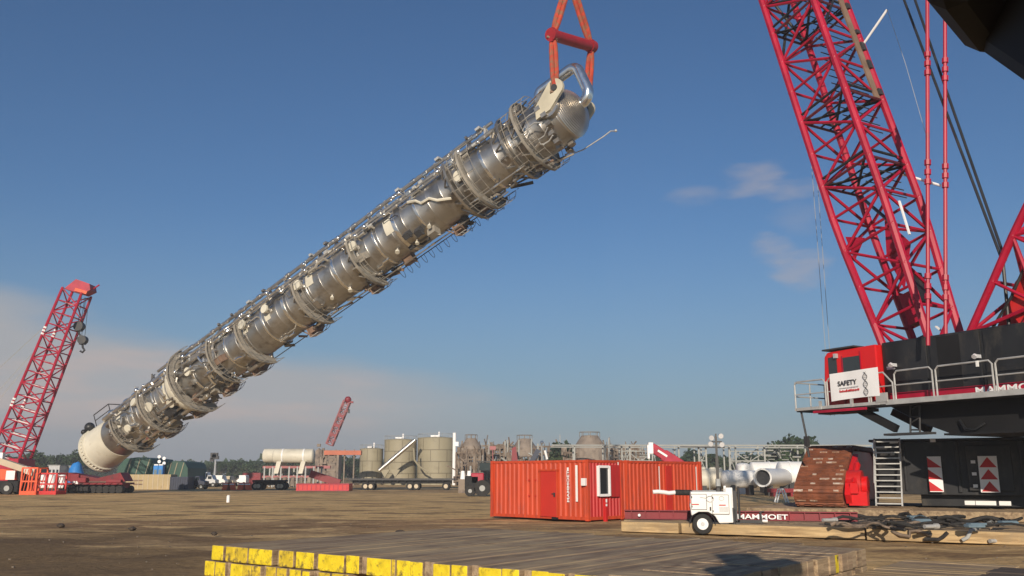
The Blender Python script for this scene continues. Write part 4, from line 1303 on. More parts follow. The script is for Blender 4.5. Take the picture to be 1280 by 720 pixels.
# ================================================================== red containers
def corrug(p0, p1, z0, z1, nrm, depth=.045, pitch=.28, skip=None):
    """corrugated wall between two ground points, nrm outward"""
    d = V(p1) - V(p0); L = d.length; d.normalize(); nrm = V(nrm)
    n = int(L / pitch); pt = L / n; prof = []
    for i in range(n):
        x = i * pt
        prof += [(x, 0), (x + pt * .32, 0), (x + pt * .5, -depth), (x + pt * .82, -depth)]
    prof.append((L, 0))
    vs = []
    for x, o in prof:
        vs.append(V(p0) + d * x + nrm * o + V((0, 0, z0))); vs.append(V(p0) + d * x + nrm * o + V((0, 0, z1)))
    return vs, [(2 * i, 2 * i + 2, 2 * i + 3, 2 * i + 1) for i in range(len(prof) - 1)]
def container(K, a, b, La, Lb, lb, endm, H=2.59, z0=.04, frames=True):
    """K near corner, a direction of the long face, b direction of the end face"""
    t = thing("shipping_container", lb, "container", loc=K + a * (La / 2) + b * (Lb / 2), group="red shipping containers")
    na = -b; nb_ = -a
    K = V((K.x, K.y, 0))
    mb = MB()
    g = .10
    mb.add(*corrug(K + a * La + na * -.03, K + na * -.03, z0 + .16, z0 + H - .12, na))
    mb.add(*corrug(K + b * Lb, K + a * La + b * Lb, z0 + .16, z0 + H - .12, b))
    mb.add(*corrug(K + a * La + b * Lb, K + a * La, z0 + .16, z0 + H - .12, a))
    mb.build("corrugated_wall", M['cont_red'], t)
    mb = MB(); mb.add(*corrug(K + nb_ * -.03, K + b * Lb + nb_ * -.03, z0 + .16, z0 + H - .12, nb_, pitch=.22))
    mb.build("end_wall", endm, t)
    MB().box(K + a * (La / 2) + b * (Lb / 2) + V((0, 0, z0 + H - .07)), (La - .1, Lb - .1, .06), (a, b, Z)).build("roof", M['cont_red'], t)
    mb = MB()
    ca = [(K, 0), (K + a * La, 1), (K + b * Lb, 2), (K + a * La + b * Lb, 3)]
    for p, i in ca:
        s1 = 1 if i in (0, 2) else -1; s2 = 1 if i in (0, 1) else -1
        mb.box(p + a * (.07 * s1) + b * (.07 * s2) + V((0, 0, z0 + H / 2)), (.15, .15, H - .24), (a, b, Z))
        for zz in (.06, H - .06):
            mb.box(p + a * (.08 * s1) + b * (.08 * s2) + V((0, 0, z0 + zz)), (.18, .17, .12), (a, b, Z))
    for zz, hh in ((.10, .14), (H - .07, .11)):
        for p, d, L in ((K + b * .06, a, La), (K + b * (Lb - .06), a, La), (K + a * .06, b, Lb), (K + a * (La - .06), b, Lb)):
            o = b if d is a else a
            mb.box(p + d * (L / 2) + V((0, 0, z0 + zz)), (L - .36, .09, hh), (d, o, Z))
    mb.build("corner_frame", M['cont_red'], t, bevel=.01)
    return t
K1 = gp(735.5, 652, .03); K1.z = 0
A1 = V((-.707, .707, 0)); B1_ = V((.707, .707, 0))
c1 = container(K1, A1, B1_, 6.06, 2.44, "red corrugated site container with a closed door and a white framed window in its end", M['cont_end'])
nA = -B1_; nB = -A1
def c1p(a, b, z, off=0, face='a'):
    return K1 + A1 * a + B1_ * b + V((0, 0, z)) + (nA if face == 'a' else nB) * off
# door in the long face
dr = MB(); dr.box(c1p(2.25, 0, 1.15, .03), (.96, .08, 1.98), (A1, B1_, Z)); dr = dr.build("door", M['door_red'], c1, bevel=.012)
mb = MB()
mb.box(c1p(2.25, 0, 2.19, .06), (1.16, .12, .07), (A1, B1_, Z))
for x in (1.74, 2.76): mb.box(c1p(x, 0, 1.15, .03), (.05, .10, 2.0), (A1, B1_, Z))
mb.build("door_frame", M['cont_red'], dr)
mb = MB(); mb.box(c1p(1.86, 0, 1.12, .10), (.05, .08, .18), (A1, B1_, Z)); mb.tube(c1p(1.86, 0, 1.16, .14), c1p(1.99, 0, 1.16, .14), .02); mb.build("handle", M['dark'], dr)
mb = MB()
for a_, z in ((3.1, 1.05), (3.1, 1.75), (3.5, 1.05), (3.5, 1.75)): mb.box(c1p(a_, 0, z, .01), (.07, .05, .06), (A1, B1_, Z))
mb.build_each("lashing_lug", M['door_red'], c1)
MB().box(c1p(1.9, 0, .10, .03), (.36, .04, .10), (A1, B1_, Z)).build("fork_pocket", M['blackm'], c1)
MB().box(c1p(.16, 0, 1.68, .07), (.22, .16, .32), (A1, B1_, Z)).build("electric_box", M['white'], c1, bevel=.02)
# vertical lettering on white strips
LM = frame(c1p(1.26, 0, .75, .012), Z, A1, nA)
LM = frame(c1p(1.06, 0, .80, .012), Z, -(-A1), Z.cross(A1))
text("MAMMOET", .19, LM, M['clean_white'], "lettering", c1, xs=1.45)
MB().box(c1p(1.12, 0, 2.22, .015), (.10, .01, .16), (A1, B1_, Z)).build("decal", M['white'], c1)
MB().box(c1p(.62, 0, 1.62, .015), (.12, .012, 1.55), (A1, B1_, Z)).build("white_strip", M['white'], c1)
# window with open shutter in the end face
wz = 1.72
wn = MB(); 
for u, wdt, zz, hh in ((.66, .10, wz, 1.30), (1.40, .10, wz, 1.30)): wn.box(c1p(0, u, zz, .05, 'b'), (.12, wdt, hh), (A1, B1_, Z))
for zz in (wz - .61, wz + .61): wn.box(c1p(0, 1.03, zz, .05, 'b'), (.11, .66, .11), (A1, B1_, Z))
wn = wn.build("window_frame", M['clean_white'], c1, bevel=.008)
MB().box(c1p(0, 1.03, wz, .005, 'b'), (.05, .64, 1.12), (A1, B1_, Z)).build("window_pane", M['glass'], wn)
MB().box(c1p(0, 1.78, wz, .05, 'b'), (.05, .62, 1.38), (A1, B1_, Z)).build("shutter", M['cont_end'], c1, bevel=.01)
MB().box(c1p(0, 2.1, 2.45, .02, 'b'), (.02, .05, .18), (A1, B1_, Z)).build("decal", M['white'], c1)
pst = c1p(0, .98, 0, .14, 'b')
post = thing("stub_post", "short red post with white top marks standing at the container's window end", "post", loc=V((pst.x, pst.y, 0)))
MB().box(pst + V((0, 0, .48)), (.14, .14, 1.0), (A1, B1_, Z)).build("upright", M['bright_red'], post, bevel=.01)
MB().box(pst + V((0, 0, .88)) - A1 * .0 + nB * .075, (.012, .09, .14), (A1, B1_, Z)).build("white_mark", M['clean_white'], post)
MB().box(pst + V((0, 0, .70)) + nB * .075, (.012, .09, .1), (A1, B1_, Z)).build("white_mark", M['clean_white'], post)

K2 = K1 + B1_ * 2.75; K2.z = 0
# second container: long face along B1_, end towards the first
def c2p(l, off, z): return K2 + B1_ * l + nB * off + V((0, 0, z))
c2 = container(K2 + B1_ * 6.06, -B1_, A1, 6.06, 2.44, "second red container standing behind the first one, partly hidden by a long red beam", M['cont_red'])
mb = MB()
for l in (2.45, 5.55): mb.box(c2p(l, .012, 1.75), (.06, .012, 1.25), (B1_, A1, Z))
mb.build_each("white_strip", M['white'], c2)
MB().box(c2p(3.2, .01, 1.35), (.5, .05, 2.1), (B1_, A1, Z)).build("door", M['door_red'], c2, bevel=.01)

# wrapped pole across the second container
pr = thing("wrapped_pole", "horizontal pole bandaged in white and black wrap before the second container", "pole", loc=gp(835, 655, 0))
pa = at(816, 615, 37.6); pb = at(872, 616, 37.6)
MB().path([pa, pa.lerp(pb, .12) + V((0, 0, .02)), pa.lerp(pb, .25), pa.lerp(pb, .36) - V((0, 0, .03)), pa.lerp(pb, .5)], .085, 10).build("white_wrap", M['white'], pr)
MB().tube(pa.lerp(pb, .5), pa.lerp(pb, .86), .12, n=10).build("black_wrap", M['rubber'], pr)
MB().tube(pa.lerp(pb, .86), pb, .08, n=10).build("pole_tip", M['white'], pr)
mb = MB()
for u in (.03, .9): p = pa.lerp(pb, u); mb.tube(p, V((p.x, p.y, .0)), .025)
mb.build_each("stand", M['door_red'], pr)

# long red beam on the platform
rb0 = at(781, 643, 34.2); rb1 = at(1072, 646.5, 32.4)
rb0.z = .36 + .18; rb1.z = .36 + .17
bd = (rb1 - rb0).normalized(); bs = bd.cross(Z).normalized()
beam = thing("steel_beam", "long dark red steel beam with white lettering lying across the mats", "beam", loc=(rb0 + rb1) / 2 - V((0, 0, .17)))
L = (rb1 - rb0).length; ctr = (rb0 + rb1) / 2
mb = MB()
for dz in (-.145, .145): mb.box(ctr + Z * dz, (L, .30, .03), (bd, bs, Z))
mb.box(ctr, (L, .03, .28), (bd, bs, Z))
for i in range(16): mb.box(rb0 + bd * (L * (i + .5) / 16), (.03, .27, .278), (bd, bs, Z))
mb.build("i_section", M['steel_red'], beam)
MB().tube(rb0 + bd * .55 - Z * .02 + bs * .0, rb0 + bd * .55 - Z * .02 + bs * .18, .05, n=12).build("lifting_eye", M['clean_white'], beam)
lb_ = frame(at(921, 652, 33.0), bd, Z, bd.cross(Z))
lp = rb0 + bd * ((at(921, 645, 33.2) - rb0).dot(bd)) + bs * .16 - Z * .11
text("MAMMOET", .24, frame(lp, bd, Z, bs), M['clean_white'], "lettering", beam, xs=1.5)

# ================================================================== light tower trailer
LT = gp(879, 668.5, 0)
lx = V((.985, -.17, 0)); ly = V((.17, .985, 0))
lt = thing("light_tower", "white two-wheeled light tower trailer with a thin black mast and four lamps", "light tower", M=frame(LT, lx, ly, Z))
def LP(x, y, z): return LT + lx * x + ly * y + Z * z
mb = MB()
mb.prism([LP(x, .0, z) for x, z in ((-.36, .62), (-.40, .95), (-.36, 1.42), (.80, 1.42), (1.0, 1.36), (1.02, .40), (.55, .38), (.42, .62), (.2, .75), (-.12, .75))], ly * 1.12)
bd_ = mb.build("engine_cover", M['white'], lt, bevel=.03)
mb = MB(); mb.box(LP(-.1, -.012, 1.08), (.5, .02, .5), (lx, ly, Z)); mb.box(LP(.62, -.012, 1.0), (.55, .02, .62), (lx, ly, Z))
mb.build_each("access_door", M['white'], bd_, bevel=.008)
mb = MB(); mb.path([LP(.28 + .12 * math.cos(t * .4), -.03, 1.18 + .1 * math.sin(t * .4)) for t in range(16)], .010, 4, closed=True); mb.tube(LP(-.06, -.03, 1.24), LP(.16, -.03, 1.2), .009)
mb.path([LP(.66 + .08 * math.cos(t * .4), -.03, 1.2 + .07 * math.sin(t * .4)) for t in range(16)], .008, 4, closed=True)
mb.build("line_emblem", M['grey'], bd_)
mb = MB(); mb.box(LP(-.22, -.03, 1.0), (.24, .012, .035), (lx, ly, Z)); mb.box(LP(.68, -.03, .98), (.22, .012, .035), (lx, ly, Z)); mb.box(LP(-.385, -.01, 1.1), (.03, .03, .12), (lx, ly, Z)); mb.build_each("red_marking", M['bright_red'], bd_)
for xa, xb, za, zb in ((-.35, .16, .83, 1.34), (.345, .895, .68, 1.32)):
    mb = MB()
    mb.box(LP((xa + xb) / 2, -.024, za), (xb - xa, .006, .014), (lx, ly, Z)); mb.box(LP((xa + xb) / 2, -.024, zb), (xb - xa, .006, .014), (lx, ly, Z))
    mb.box(LP(xa, -.024, (za + zb) / 2), (.014, .006, zb - za), (lx, ly, Z)); mb.box(LP(xb, -.024, (za + zb) / 2), (.014, .006, zb - za), (lx, ly, Z))
    for zq in (za + .1, zb - .1): mb.box(LP(xa + .02, -.03, zq), (.03, .02, .06), (lx, ly, Z))
    mb.build("door_seam", M['dark'], bd_)
mb = MB()
for i in range(6): mb.box(LP(.72, -.026, .76 + i * .03), (.3, .01, .012), (lx, ly, Z))
mb.build_each("louvre", M['grey'], bd_)
MB().box(LP(-.39, .5, .86), (.03, .5, .07), (lx, ly, Z)).build("tail_lamp", M['bright_red'], bd_)
MB().box(LP(.1, .55, 1.44), (.8, .7, .03), (lx, ly, Z)).build("roof_vent", M['grey'], bd_)
mb = MB(); mb.box(LP(.28, -.03, .86), (.05, .05, .12), (lx, ly, Z)); mb.build("latch", M['dark'], bd_)
for y in (.04, .92):
    wh = MB().tube(LP(0, y, .35), LP(0, y + .2, .35), .34, n=28).build("tyre", M['rubber'], lt, True, bevel=.03)
    MB().tube(LP(0, y - .015, .35), LP(0, y + .12, .35), .19, n=22).build("rim", M['white'], wh, True)
    mb = MB(); mb.tube(LP(0, y - .03, .35), LP(0, y + .0, .35), .07, n=12)
    mb.build("hub", M['silverpaint'], wh, True)
    MB().lathe([(.41, -.12), (.43, -.12), (.43, .12), (.41, .12)], frame(LP(0, y + .09, .35), lx, Z, -ly), 20, R_(-4), R_(180)).build("mudguard", M['rubber'], lt)
ch = MB(); ch.box(LP(.5, .62, .36), (1.5, .9, .08), (lx, ly, Z)); ch.box(LP(1.5, .62, .42), (1.1, .08, .10), (lx, ly, Z)); ch.box(LP(.72, .1, .3), (.3, .1, .3), (lx, ly, Z))
ch.build("chassis", M['black'], lt)
mb = MB(); mb.tube(LP(1.98, .62, .02), LP(1.98, .62, .72), .035); mb.box(LP(1.98, .62, .02), (.2, .16, .03), (lx, ly, Z)); mb.tube(LP(1.93, .62, .72), LP(2.1, .62, .76), .02); mb.build("jack_stand", M['dark'], lt)
mb = MB(); mb.tube(LP(2.02, .62, .44), LP(2.2, .62, .44), .05); mb.build("tow_hitch", M['white'], lt)
mb = MB(); mb.box(LP(.92, .25, 1.22), (.24, .4, .68), (lx, ly, Z)); mb.tube(LP(.80, .3, 1.4), LP(.80, .3, 1.62), .05); mb.build("exhaust_box", M['white'], lt, bevel=.03)
mb = MB(); mb.box(LP(1.12, .5, .95), (.14, .3, 1.0), (lx, ly, Z)); mb.tube(LP(1.25, .3, .5), LP(1.25, .3, 1.6), .04); mb.tube(LP(1.06, .1, .3), LP(1.06, .1, .85), .05); mb.build("mast_carrier", M['dark'], lt)
mt = MB(); MX = .60
mt.box(LP(MX, .6, 1.9), (.10, .10, 1.4), (lx, ly, Z)); mt.box(LP(MX, .6, 2.7), (.075, .075, 1.2), (lx, ly, Z)); mt.box(LP(MX, .6, 3.1), (.055, .055, .6), (lx, ly, Z))
mt = mt.build("mast", M['black'], lt)
MB().box(LP(MX, .6, 3.12), (.4, .05, .05), (lx, ly, Z)).build("lamp_bar", M['dark'], lt)
for dx, dz, tl in ((-.13, .18, 0), (.15, .25, 8), (-.17, -.05, -5), (.17, -.08, 4)):
    c = LP(MX + dx, .52, 3.10 + dz * .9)
    d = (lx * (.2 if dx > 0 else -.3) - ly * .9 - Z * .2).normalized()
    lam = MB().tube(c - d * .12, c + d * .08, .05, .095, n=16).build("floodlight", M['silverpaint'], lt, True)
    MB().tube(c + d * .075, c + d * .085, .085, n=16).build("lens", M['lens'], lam, True)
mb = MB(); mb.tube(LP(.3, .3, 1.42), LP(.3, .3, 2.0), .012); mb.tube(LP(MX, .5, 1.6), LP(MX, .5, 1.85), .09); mb.build("antenna", M['grey'], lt)

# ================================================================== hose heap on the platform
rh = random.Random(5)
ZP = .37
def mat_z(p):
    return ZP
def lay(px, py, z=ZP): return gp(px, py, z)
HL = {"black": "black hose tangled in the heap on the tan mats", "mud": "muddy brown hose tangled in the heap on the tan mats"}
for k in range(34):
    px = rh.uniform(1068, 1275); py = rh.uniform(643.5, 658)
    p = lay(px, py, ZP + rh.uniform(.04, .16)); a = rh.uniform(-.5, .5) + (0 if rh.random() < .75 else 1.2)
    L = rh.uniform(1.5, 4.2); n = 14; r = rh.choice((.035, .05, .06))
    pts = []; q = p - V((math.cos(a), math.sin(a), 0)) * L / 2
    fr = rh.uniform(.6, 1.6)
    for i in range(n):
        pts.append(q.copy()); a += rh.uniform(-.35, .35) * fr; q += V((math.cos(a), math.sin(a) * .8, 0)) * L / n
        q.z = max(ZP + r, p.z + .07 * math.sin(i * .8 + k))
    kk = "mud" if rh.random() < .35 else "black"
    o = MB().path(pts, r, 7).build("hose", M['hose_tan' if kk == "mud" else 'rubber'], None, True)
    tag(o, HL[kk], "hose", "black hoses in the heap" if kk == "black" else "muddy hoses in the heap")
for pts, lb, mt_ in (([(1083, 652), (1088, 649), (1096, 657), (1102, 668), (1112, 669), (1125, 664), (1138, 663), (1150, 667)], "pale end hose draped over the tan mat edge with a kink", 'hose_tan'),
                 ([(1130, 671), (1150, 672), (1165, 668), (1178, 664)], "dark hose hanging in a shallow bow over the tan mat edge", 'rubber'),
                 ([(1186, 672), (1200, 668), (1212, 662), (1240, 652), (1275, 645)], "long straight grey hose rising to the right edge across the heap", 'grey')):
    w3 = []
    for x, y in pts:
        p = gp(x, y, .43)
        front = UP(0, TF0 - .12, 0)
        dd = (p - front).dot(t_)
        if dd < 0: p = gp(x, y, .43); p = p + t_ * (-dd); p.z = max(.1, CAMH - (CAMH - .43) * 1.0 - max(0, (y - 660)) * .03)
        w3.append(p)
    o = MB().path(w3, .055, 8).build("hose", M[mt_], None, True)
    tag(o, lb, "hose")
for x, y, lb in ((1146, 648, "upper faded blue strap bundle in the hose heap"), (1156, 652.5, "lower faded blue strap bundle left of centre in the hose heap"), (1222, 658, "faded blue strap roll in front of the long grey hose"), (1260, 655, "faded blue strap roll at the right end of the hose heap")):
    p = lay(x, y, ZP + .16); mb = MB()
    for i in range(3): mb.box(p + V((rh.uniform(-.1, .1), .05 * i, .03 * i)), (.55, .24, .07), (V((.98, .2, 0)), V((-.2, .98, 0)), Z))
    tag(mb.build("strap_bundle", M['bluestrap'], None, bevel=.03), lb, "strap", "blue straps in the heap")
for x, y, L, lb in ((1163, 658, .45, "bright silver pipe stub in the middle of the hose heap"), (1234, 643, .8, "silver pipe stub lying behind the heap at right"), (1247, 676, .6, "silver pipe stub below the tan mat edge at right"), (1036, 650, .5, "pale pipe stub left of the hose heap"), (1150, 643.5, .5, "small bright pipe stub above the blue straps")):
    zz = ZP + .14 if y < 670 else .10
    p = lay(x, y, zz); d = V((.94, .34, 0)); mb = MB(); mb.tube(p - d * L / 2, p + d * L / 2, .06, n=10); mb.tube(p + d * (L / 2 - .06), p + d * (L / 2 + .06), .085, n=10)
    tag(mb.build("pipe_stub", M['galv'], None, True), lb, "pipe", "metal pipe stubs in the heap")
p = gp(1048, 664, .1)
tag(MB().path([p + V((-.35, 0, .16)), p + V((0, 0, .10)), p + V((.15, .02, .05)), p + V((.16, 0, .2))], .03, 6).build("iron_hook", M['dark'], None), "bent dark iron rod lying before the tan mats left of the heap", "rod")
p0 = lay(1178, 643, ZP + .1); p1 = lay(1236, 641, ZP + .1)
tag(MB().tube(p0, p1, .06).build("conduit_pipe", M['hose_tan'], None, True), "straight tan pipe lying behind the hose heap", "pipe")
o = gp(1185, 684, .31) 
# earth in front of the platform is strewn with small stones and chips
rk = random.Random(9)
mb = MB()
for k in range(380):
    y = 9 + 40 * rk.random() ** 1.6; x = rk.uniform(-.62, .62) * y
    s = rk.uniform(.008, .028)
    if (V((x, y, 0)) - E0).dot(e_) > -.1 and -.2 < (V((x, y, 0)) - E0).dot(m_) < Lm + .4: continue
    mb.box(V((x, y, .02)), (s * 2, s * 1.5, s), (V((math.cos(k), math.sin(k), 0)), V((-math.sin(k), math.cos(k), 0)), Z))
o = mb.build("stones", mat("pebbles", (.17, .14, .105), .9, var=.4, scale=2), None)
tag(o, "scattered small stones and chips on the dirt", "stones", kind="stuff")

# ================================================================== black boom hanging into the upper right corner
A0, A1, A2 = at(1150, -10, 3.5), at(1206, 57, 3.4), at(1420, 222, 2.35)
A1b = A1 + (at(1206, 63, 3.4) - A1)
nb = thing("telescopic_boom", "black telescopic boom end hanging very close in the upper right corner", "boom", loc=V((A2.x, A2.y, 0)))
def boom_piece(p0, p1, wd, ht, nm, ov=0.0):
    d = (p1 - p0).normalized(); sd_ = d.cross(Z).normalized(); up = sd_.cross(d)
    if up.z < 0: up = -up
    if sd_.y > 0: sd_ = -sd_
    c = (p0 + p1) / 2 + sd_ * (wd / 2) + up * (ht / 2)
    return MB().box(c, ((p1 - p0).length + ov, wd, ht), (d, sd_, up)).build(nm, M['blackm'], nb, bevel=.09)
boom_piece(A0, A1 + (A1 - A0) * .4, .62, 1.75, "inner_section")
boom_piece(A1b, A2, .74, 2.0, "outer_section")
# ================================================================== distant yard
def gx(px, Y): return (at(px, 590, Y)).x
def zz(py, Y, px=640): return at(px, py, Y).z
# ---- red lattice crane at left
Yc = 112.0
lc = thing("lattice_crane", "smaller red lattice boom crane leaning at the far left with two black hook blocks", "crane", loc=(gx(-20, Yc), Yc, 0))
f0 = at(6, 590, Yc); f1 = at(96, 366, Yc)
bd2 = (f1 - f0).normalized(); bl2 = V((0, 1, 0)); bg2 = bd2.cross(bl2).normalized()
if bg2.x < 0: bg2 = -bg2
BLen = (f1 - f0).length
stt = []
n = 15
for i in range(n + 1):
    d = BLen * i / n; k = 1
    hw = 1.85 - .55 * i / n
    stt.append((d, 1.3, hw))
co = lattice(f0, bd2, bl2, bg2, stt, .17, .085, M['crane_red'], M['crane_red'], lc, nch=6, nl=5)
mb = MB()
for k in range(1, n):
    for u in (.3, .7):
        a = co(k, 0).lerp(co(k, 3), u); b = co(k, 1).lerp(co(k, 2), u); mb.tube(a, b, .05, n=4)
mb.build("inner_walkway", M['white'], lc)
mb = MB()
for k in (5, 11):
    for i in (0, 3):
        a = co(k, i); b = co(k, i).lerp(co(k + 1, i), .75)
        for u in (.0, .35, .7): mb.tube(a.lerp(b, u), a.lerp(b, u + .2), .22, n=6)
mb.build_each("white_band", M['white'], lc)
hd = f1 + bd2 * .8
mb = MB(); mb.prism([f1 - bg2 * 1.3 + V((0, -.9, 0)), f1 + bg2 * 1.2 + V((0, -.9, 0)), hd + bg2 * 2.0 + V((0, -.9, 0)), hd + bd2 * .7 + bg2 * 1.6 + V((0, -.9, 0)), hd + bd2 * .8 - bg2 * .3 + V((0, -.9, 0))], V((0, 1.8, 0)))
mb.tube(hd + bg2 * 1.8 + bd2 * .2, hd + bg2 * 2.4 + bd2 * 1.0, .10)
mb.build("boom_head", M['crane_red'], lc)
MB().box(hd + bg2 * 1.0 - bd2 * .5 + V((0, -1.0, 0)), (1.6, .3, .4), (bg2, bl2, bd2)).build("head_sheave", M['orange'], lc)
for (x, y), (rx, ry), nm in (((98, 410), 0, 0),) if False else ():
    pass
for px, py, sc in ((99, 409, 1.0), (103.5, 426, .9)):
    p = at(px, py, Yc)
    hbk = MB().box(p, (.8 * sc, .5, 1.1 * sc)); hbk.tube(p + V((0, -.4, .1)), p + V((0, .4, .1)), .62 * sc, n=14)
    hbk = hbk.build("hook_block", M['black'], lc)
    MB().path([p + V((0, 0, -.5)), p + V((.1, 0, -.9)), p + V((.35, 0, -1.2)), p + V((.1, 0, -1.5)), p + V((-.2, 0, -1.3))], .13, 6).build("hook", M['dark'], hbk, True)
    mb = MB()
    for dx in (-.2, .2): mb.tube(p + V((dx, 0, .5)), at(106 + (3 if sc < 1 else -2), 372, Yc) + V((dx, 0, 0)), .035, n=4)
    mb.build("hoist_rope", M['dark'], hbk)
for a, b in (((62, 418), (-30, 520)), ((70, 395), (-30, 487)), ((54, 432), (-30, 535))):
    MB().tube(at(*a, Yc), at(*b, Yc + 4), .045, n=4).build("pendant_rope", M['grey'], lc)
mb = MB(); mb.box((gx(-8, Yc), Yc, 2.6), (8, 4, 2.6)); mb.box((gx(-8, Yc), Yc, .8), (9, 5.5, 1.5)); mb.build("crane_base", M['crane_red'], lc, bevel=.1)

# ---- orange handler in front of it
Yh = 92.0
def H(px, py, dy=0): return at(px, py, Yh + dy)
th = thing("telehandler", "orange and black handler with a cream boom at the left edge, near a red cage", "telehandler", loc=(gx(10, Yh), Yh, 0))
MB().prism([H(-14, 600), H(-14, 588), H(2, 586), H(17, 588), H(19, 600)], V((0, 2.2, 0))).build("cab_body", M['orange'], th, bevel=.05)
MB().box(at(13, 594, Yh - .02), (.9, .04, .9)).build("white_panel", M['white'], th)
b0, b1 = H(-6, 574, 1.0), H(42, 590, 1.0)
MB().bar(b0, b1, .8, .62).build("boom_section", M['beige'], th, bevel=.04)
MB().bar(b0.lerp(b1, .8), b1 + (b1 - b0) * .05, .86, .7).build("boom_tip", M['cream'], th, bevel=.04)
MB().box(at(1, 572, Yh + 1), (.6, .5, 1.0)).build("boom_knuckle", M['clean_white'], th)
mb = MB(); mb.box(at(8, 608, Yh + 1), (3.4, 2.0, 1.1)); mb.box(at(24, 596, Yh + 1.2), (1.5, 1.5, 1.1)); mb.build("chassis", M['blackm'], th, bevel=.05)
for px in (-6, 12):
    for dy in (0, 2.0):
        w_ = MB().tube(V((gx(px, Yh), Yh - .2 + dy, .62)), V((gx(px, Yh), Yh + .3 + dy, .62)), .62, n=18).build("tyre", M['rubber'], th, True)
        MB().tube(V((gx(px, Yh), Yh - .24 + dy, .62)), V((gx(px, Yh), Yh + .1 + dy, .62)), .28, n=12).build("rim", M['grey'], w_, True)
# ---- red cage frames
def cage(px0, px1, py0, Y, lb, m, nm="steel_cage"):
    x0, x1 = gx(px0, Y), gx(px1, Y); h = zz(py0, Y)
    t = thing(nm, lb, "steel frame", loc=((x0 + x1) / 2, Y, 0), group="red steel frames at far left")
    mb = MB()
    for x in (x0, (x0 + x1) / 2, x1):
        for y in (0, 2): mb.box((x, Y + y, h / 2), (.14, .14, h))
    for z in (.08, h * .5, h):
        for y in (0, 2): mb.box(((x0 + x1) / 2, Y + y, z), (x1 - x0, .12, .15))
    for x in (x0, x1):
        for z in (.08, h): mb.box((x, Y + 1, z), (.12, 2.1, .12))
    mb.build("frame", M[m], t)
    mb = MB(); mb.box(((x0 + x1) / 2, Y + 1, .22), (x1 - x0, 2.2, .3))
    for i in range(5): mb.tube((x0 + (x1 - x0) * i / 5, Y, .3), (x0 + (x1 - x0) * (i + 1) / 5, Y, h * .95), .04)
    mb.build("mesh_panel", M[m], t)
cage(28, 47, 585, 91, "tall red cage beside the orange handler's black chassis", 'orange')
cage(46, 72, 592, 91.5, "low wide red cage right of the tall one", 'bright_red')
cage(73, 92, 596, 104, "dark red low frame between the cages and the white skirted column", 'steel_red')
MB_ = MB(); 
# ---- transporter under the skirt
Yt = 99.0
sp_ = thing("transporter", "dark red multi-wheel transporter carrying the column's white lower end", "transporter", loc=(gx(125, Yt), Yt, 0))
x0, x1 = gx(90, Yt), gx(162, Yt)
mb = MB(); mb.box(((x0 + x1) / 2, Yt, 1.02), (x1 - x0, 3.2, .22)); mb.build("deck", M['maroon'], sp_, bevel=.04)
for i in range(9):
    x = x0 + (x1 - x0) * (i + .5) / 9
    for y in (-1.2, 1.2):
        MB().tube((x - .0, Yt + y - .35, .42), (x, Yt + y + .35, .42), .40, n=14).build("wheel", M['rubber'], sp_, True)
mb = MB()
for i in range(9): mb.box((x0 + (x1 - x0) * (i + .5) / 9, Yt, .75), (.22, 2.0, .4))
for i in range(8): mb.tube((x0 + (x1 - x0) * (i + .2) / 8, Yt - 1.64, .95), (x0 + (x1 - x0) * (i + .6) / 8, Yt - 1.64, 1.1), .06)
mb.build_each("axle_bracket", M['maroon'], sp_)
mb = MB(); xs = gx(128, Yt)
mb.prism([V((xs - 3.2, Yt - 1, 1.26)), V((xs - 3.4, Yt - 1, 2.2)), V((xs - 2.2, Yt - 1, 2.0)), V((xs, Yt - 1, 1.6)), V((xs + 2.4, Yt - 1, 2.2)), V((xs + 3.0, Yt - 1, 1.26))], V((0, 2.2, 0)))
mb.build("saddle", M['maroon'], sp_)
mb = MB(); mb.box((gx(101, Yt), Yt - .6, 1.6), (.9, 1.4, .9)); mb.box((gx(112, Yt), Yt - 1.3, 1.4), (.9, .8, .5)); mb.box((gx(150, Yt), Yt - 1.0, 1.3), (1.6, .9, .34)); mb.build_each("power_pack", M['steel_red'], sp_, bevel=.05)
mb = MB()
for px in (93, 103, 106): mb.box((gx(px, Yt), Yt - 1.65, 1.15), (.35, .05, .3))
mb.build_each("white_plate", M['white'], sp_)
# blue tarpaulin
mb = MB(); c = V((gx(95.5, 103), 103, 1.0))
mb.lathe([(1.0, 0), (.95, .8), (.72, 1.6), (.45, 2.2), (.05, 2.45)], Matrix.Translation(c), 12)
for v_ in mb.v: v_ += V((.25 * noise.noise(v_ * .8), .2 * noise.noise(v_ * .9 + V((3, 0, 0))), .12 * noise.noise(v_ * 1.1)))
mb2 = MB(); mb2.tube(c - Z * 1.0, c + Z * .1, .9, n=10)
bt = thing("tarp_bundle", "bright blue tarpaulin covered bundle beside the white skirt", "tarpaulin", loc=(c.x, 103, 0))
mb.build("tarpaulin", M['blue'], bt, True); mb2.build("barrel", M['dark'], bt, True)
# man basket/dark clutter on the skirt top
p = cpt(28, RSK + .35, .4)
ck = MB().ball(p, .55, 8); ck.ball(cpt(40, RSK + .3, -.1), .3, 6)
ck.build("motor", M['black'], column, True)
mb = MB()
for a, s in ((24, 1.2), (24, 4.0)): mb.tube(cpt(a, RSK, s), cpt(a, RSK + 1.2, s + .5), .05)
mb.path([cpt(24, RSK + 1.2, 1.7), cpt(24, RSK + 1.2, 4.5), cpt(20, RB + .2, 6.5)], .06, 5); mb.path([cpt(24, RSK + .6, 1.5), cpt(24, RSK + .6, 4.2)], .05, 5)
mb.build("tail_railing", M['dark'], column)

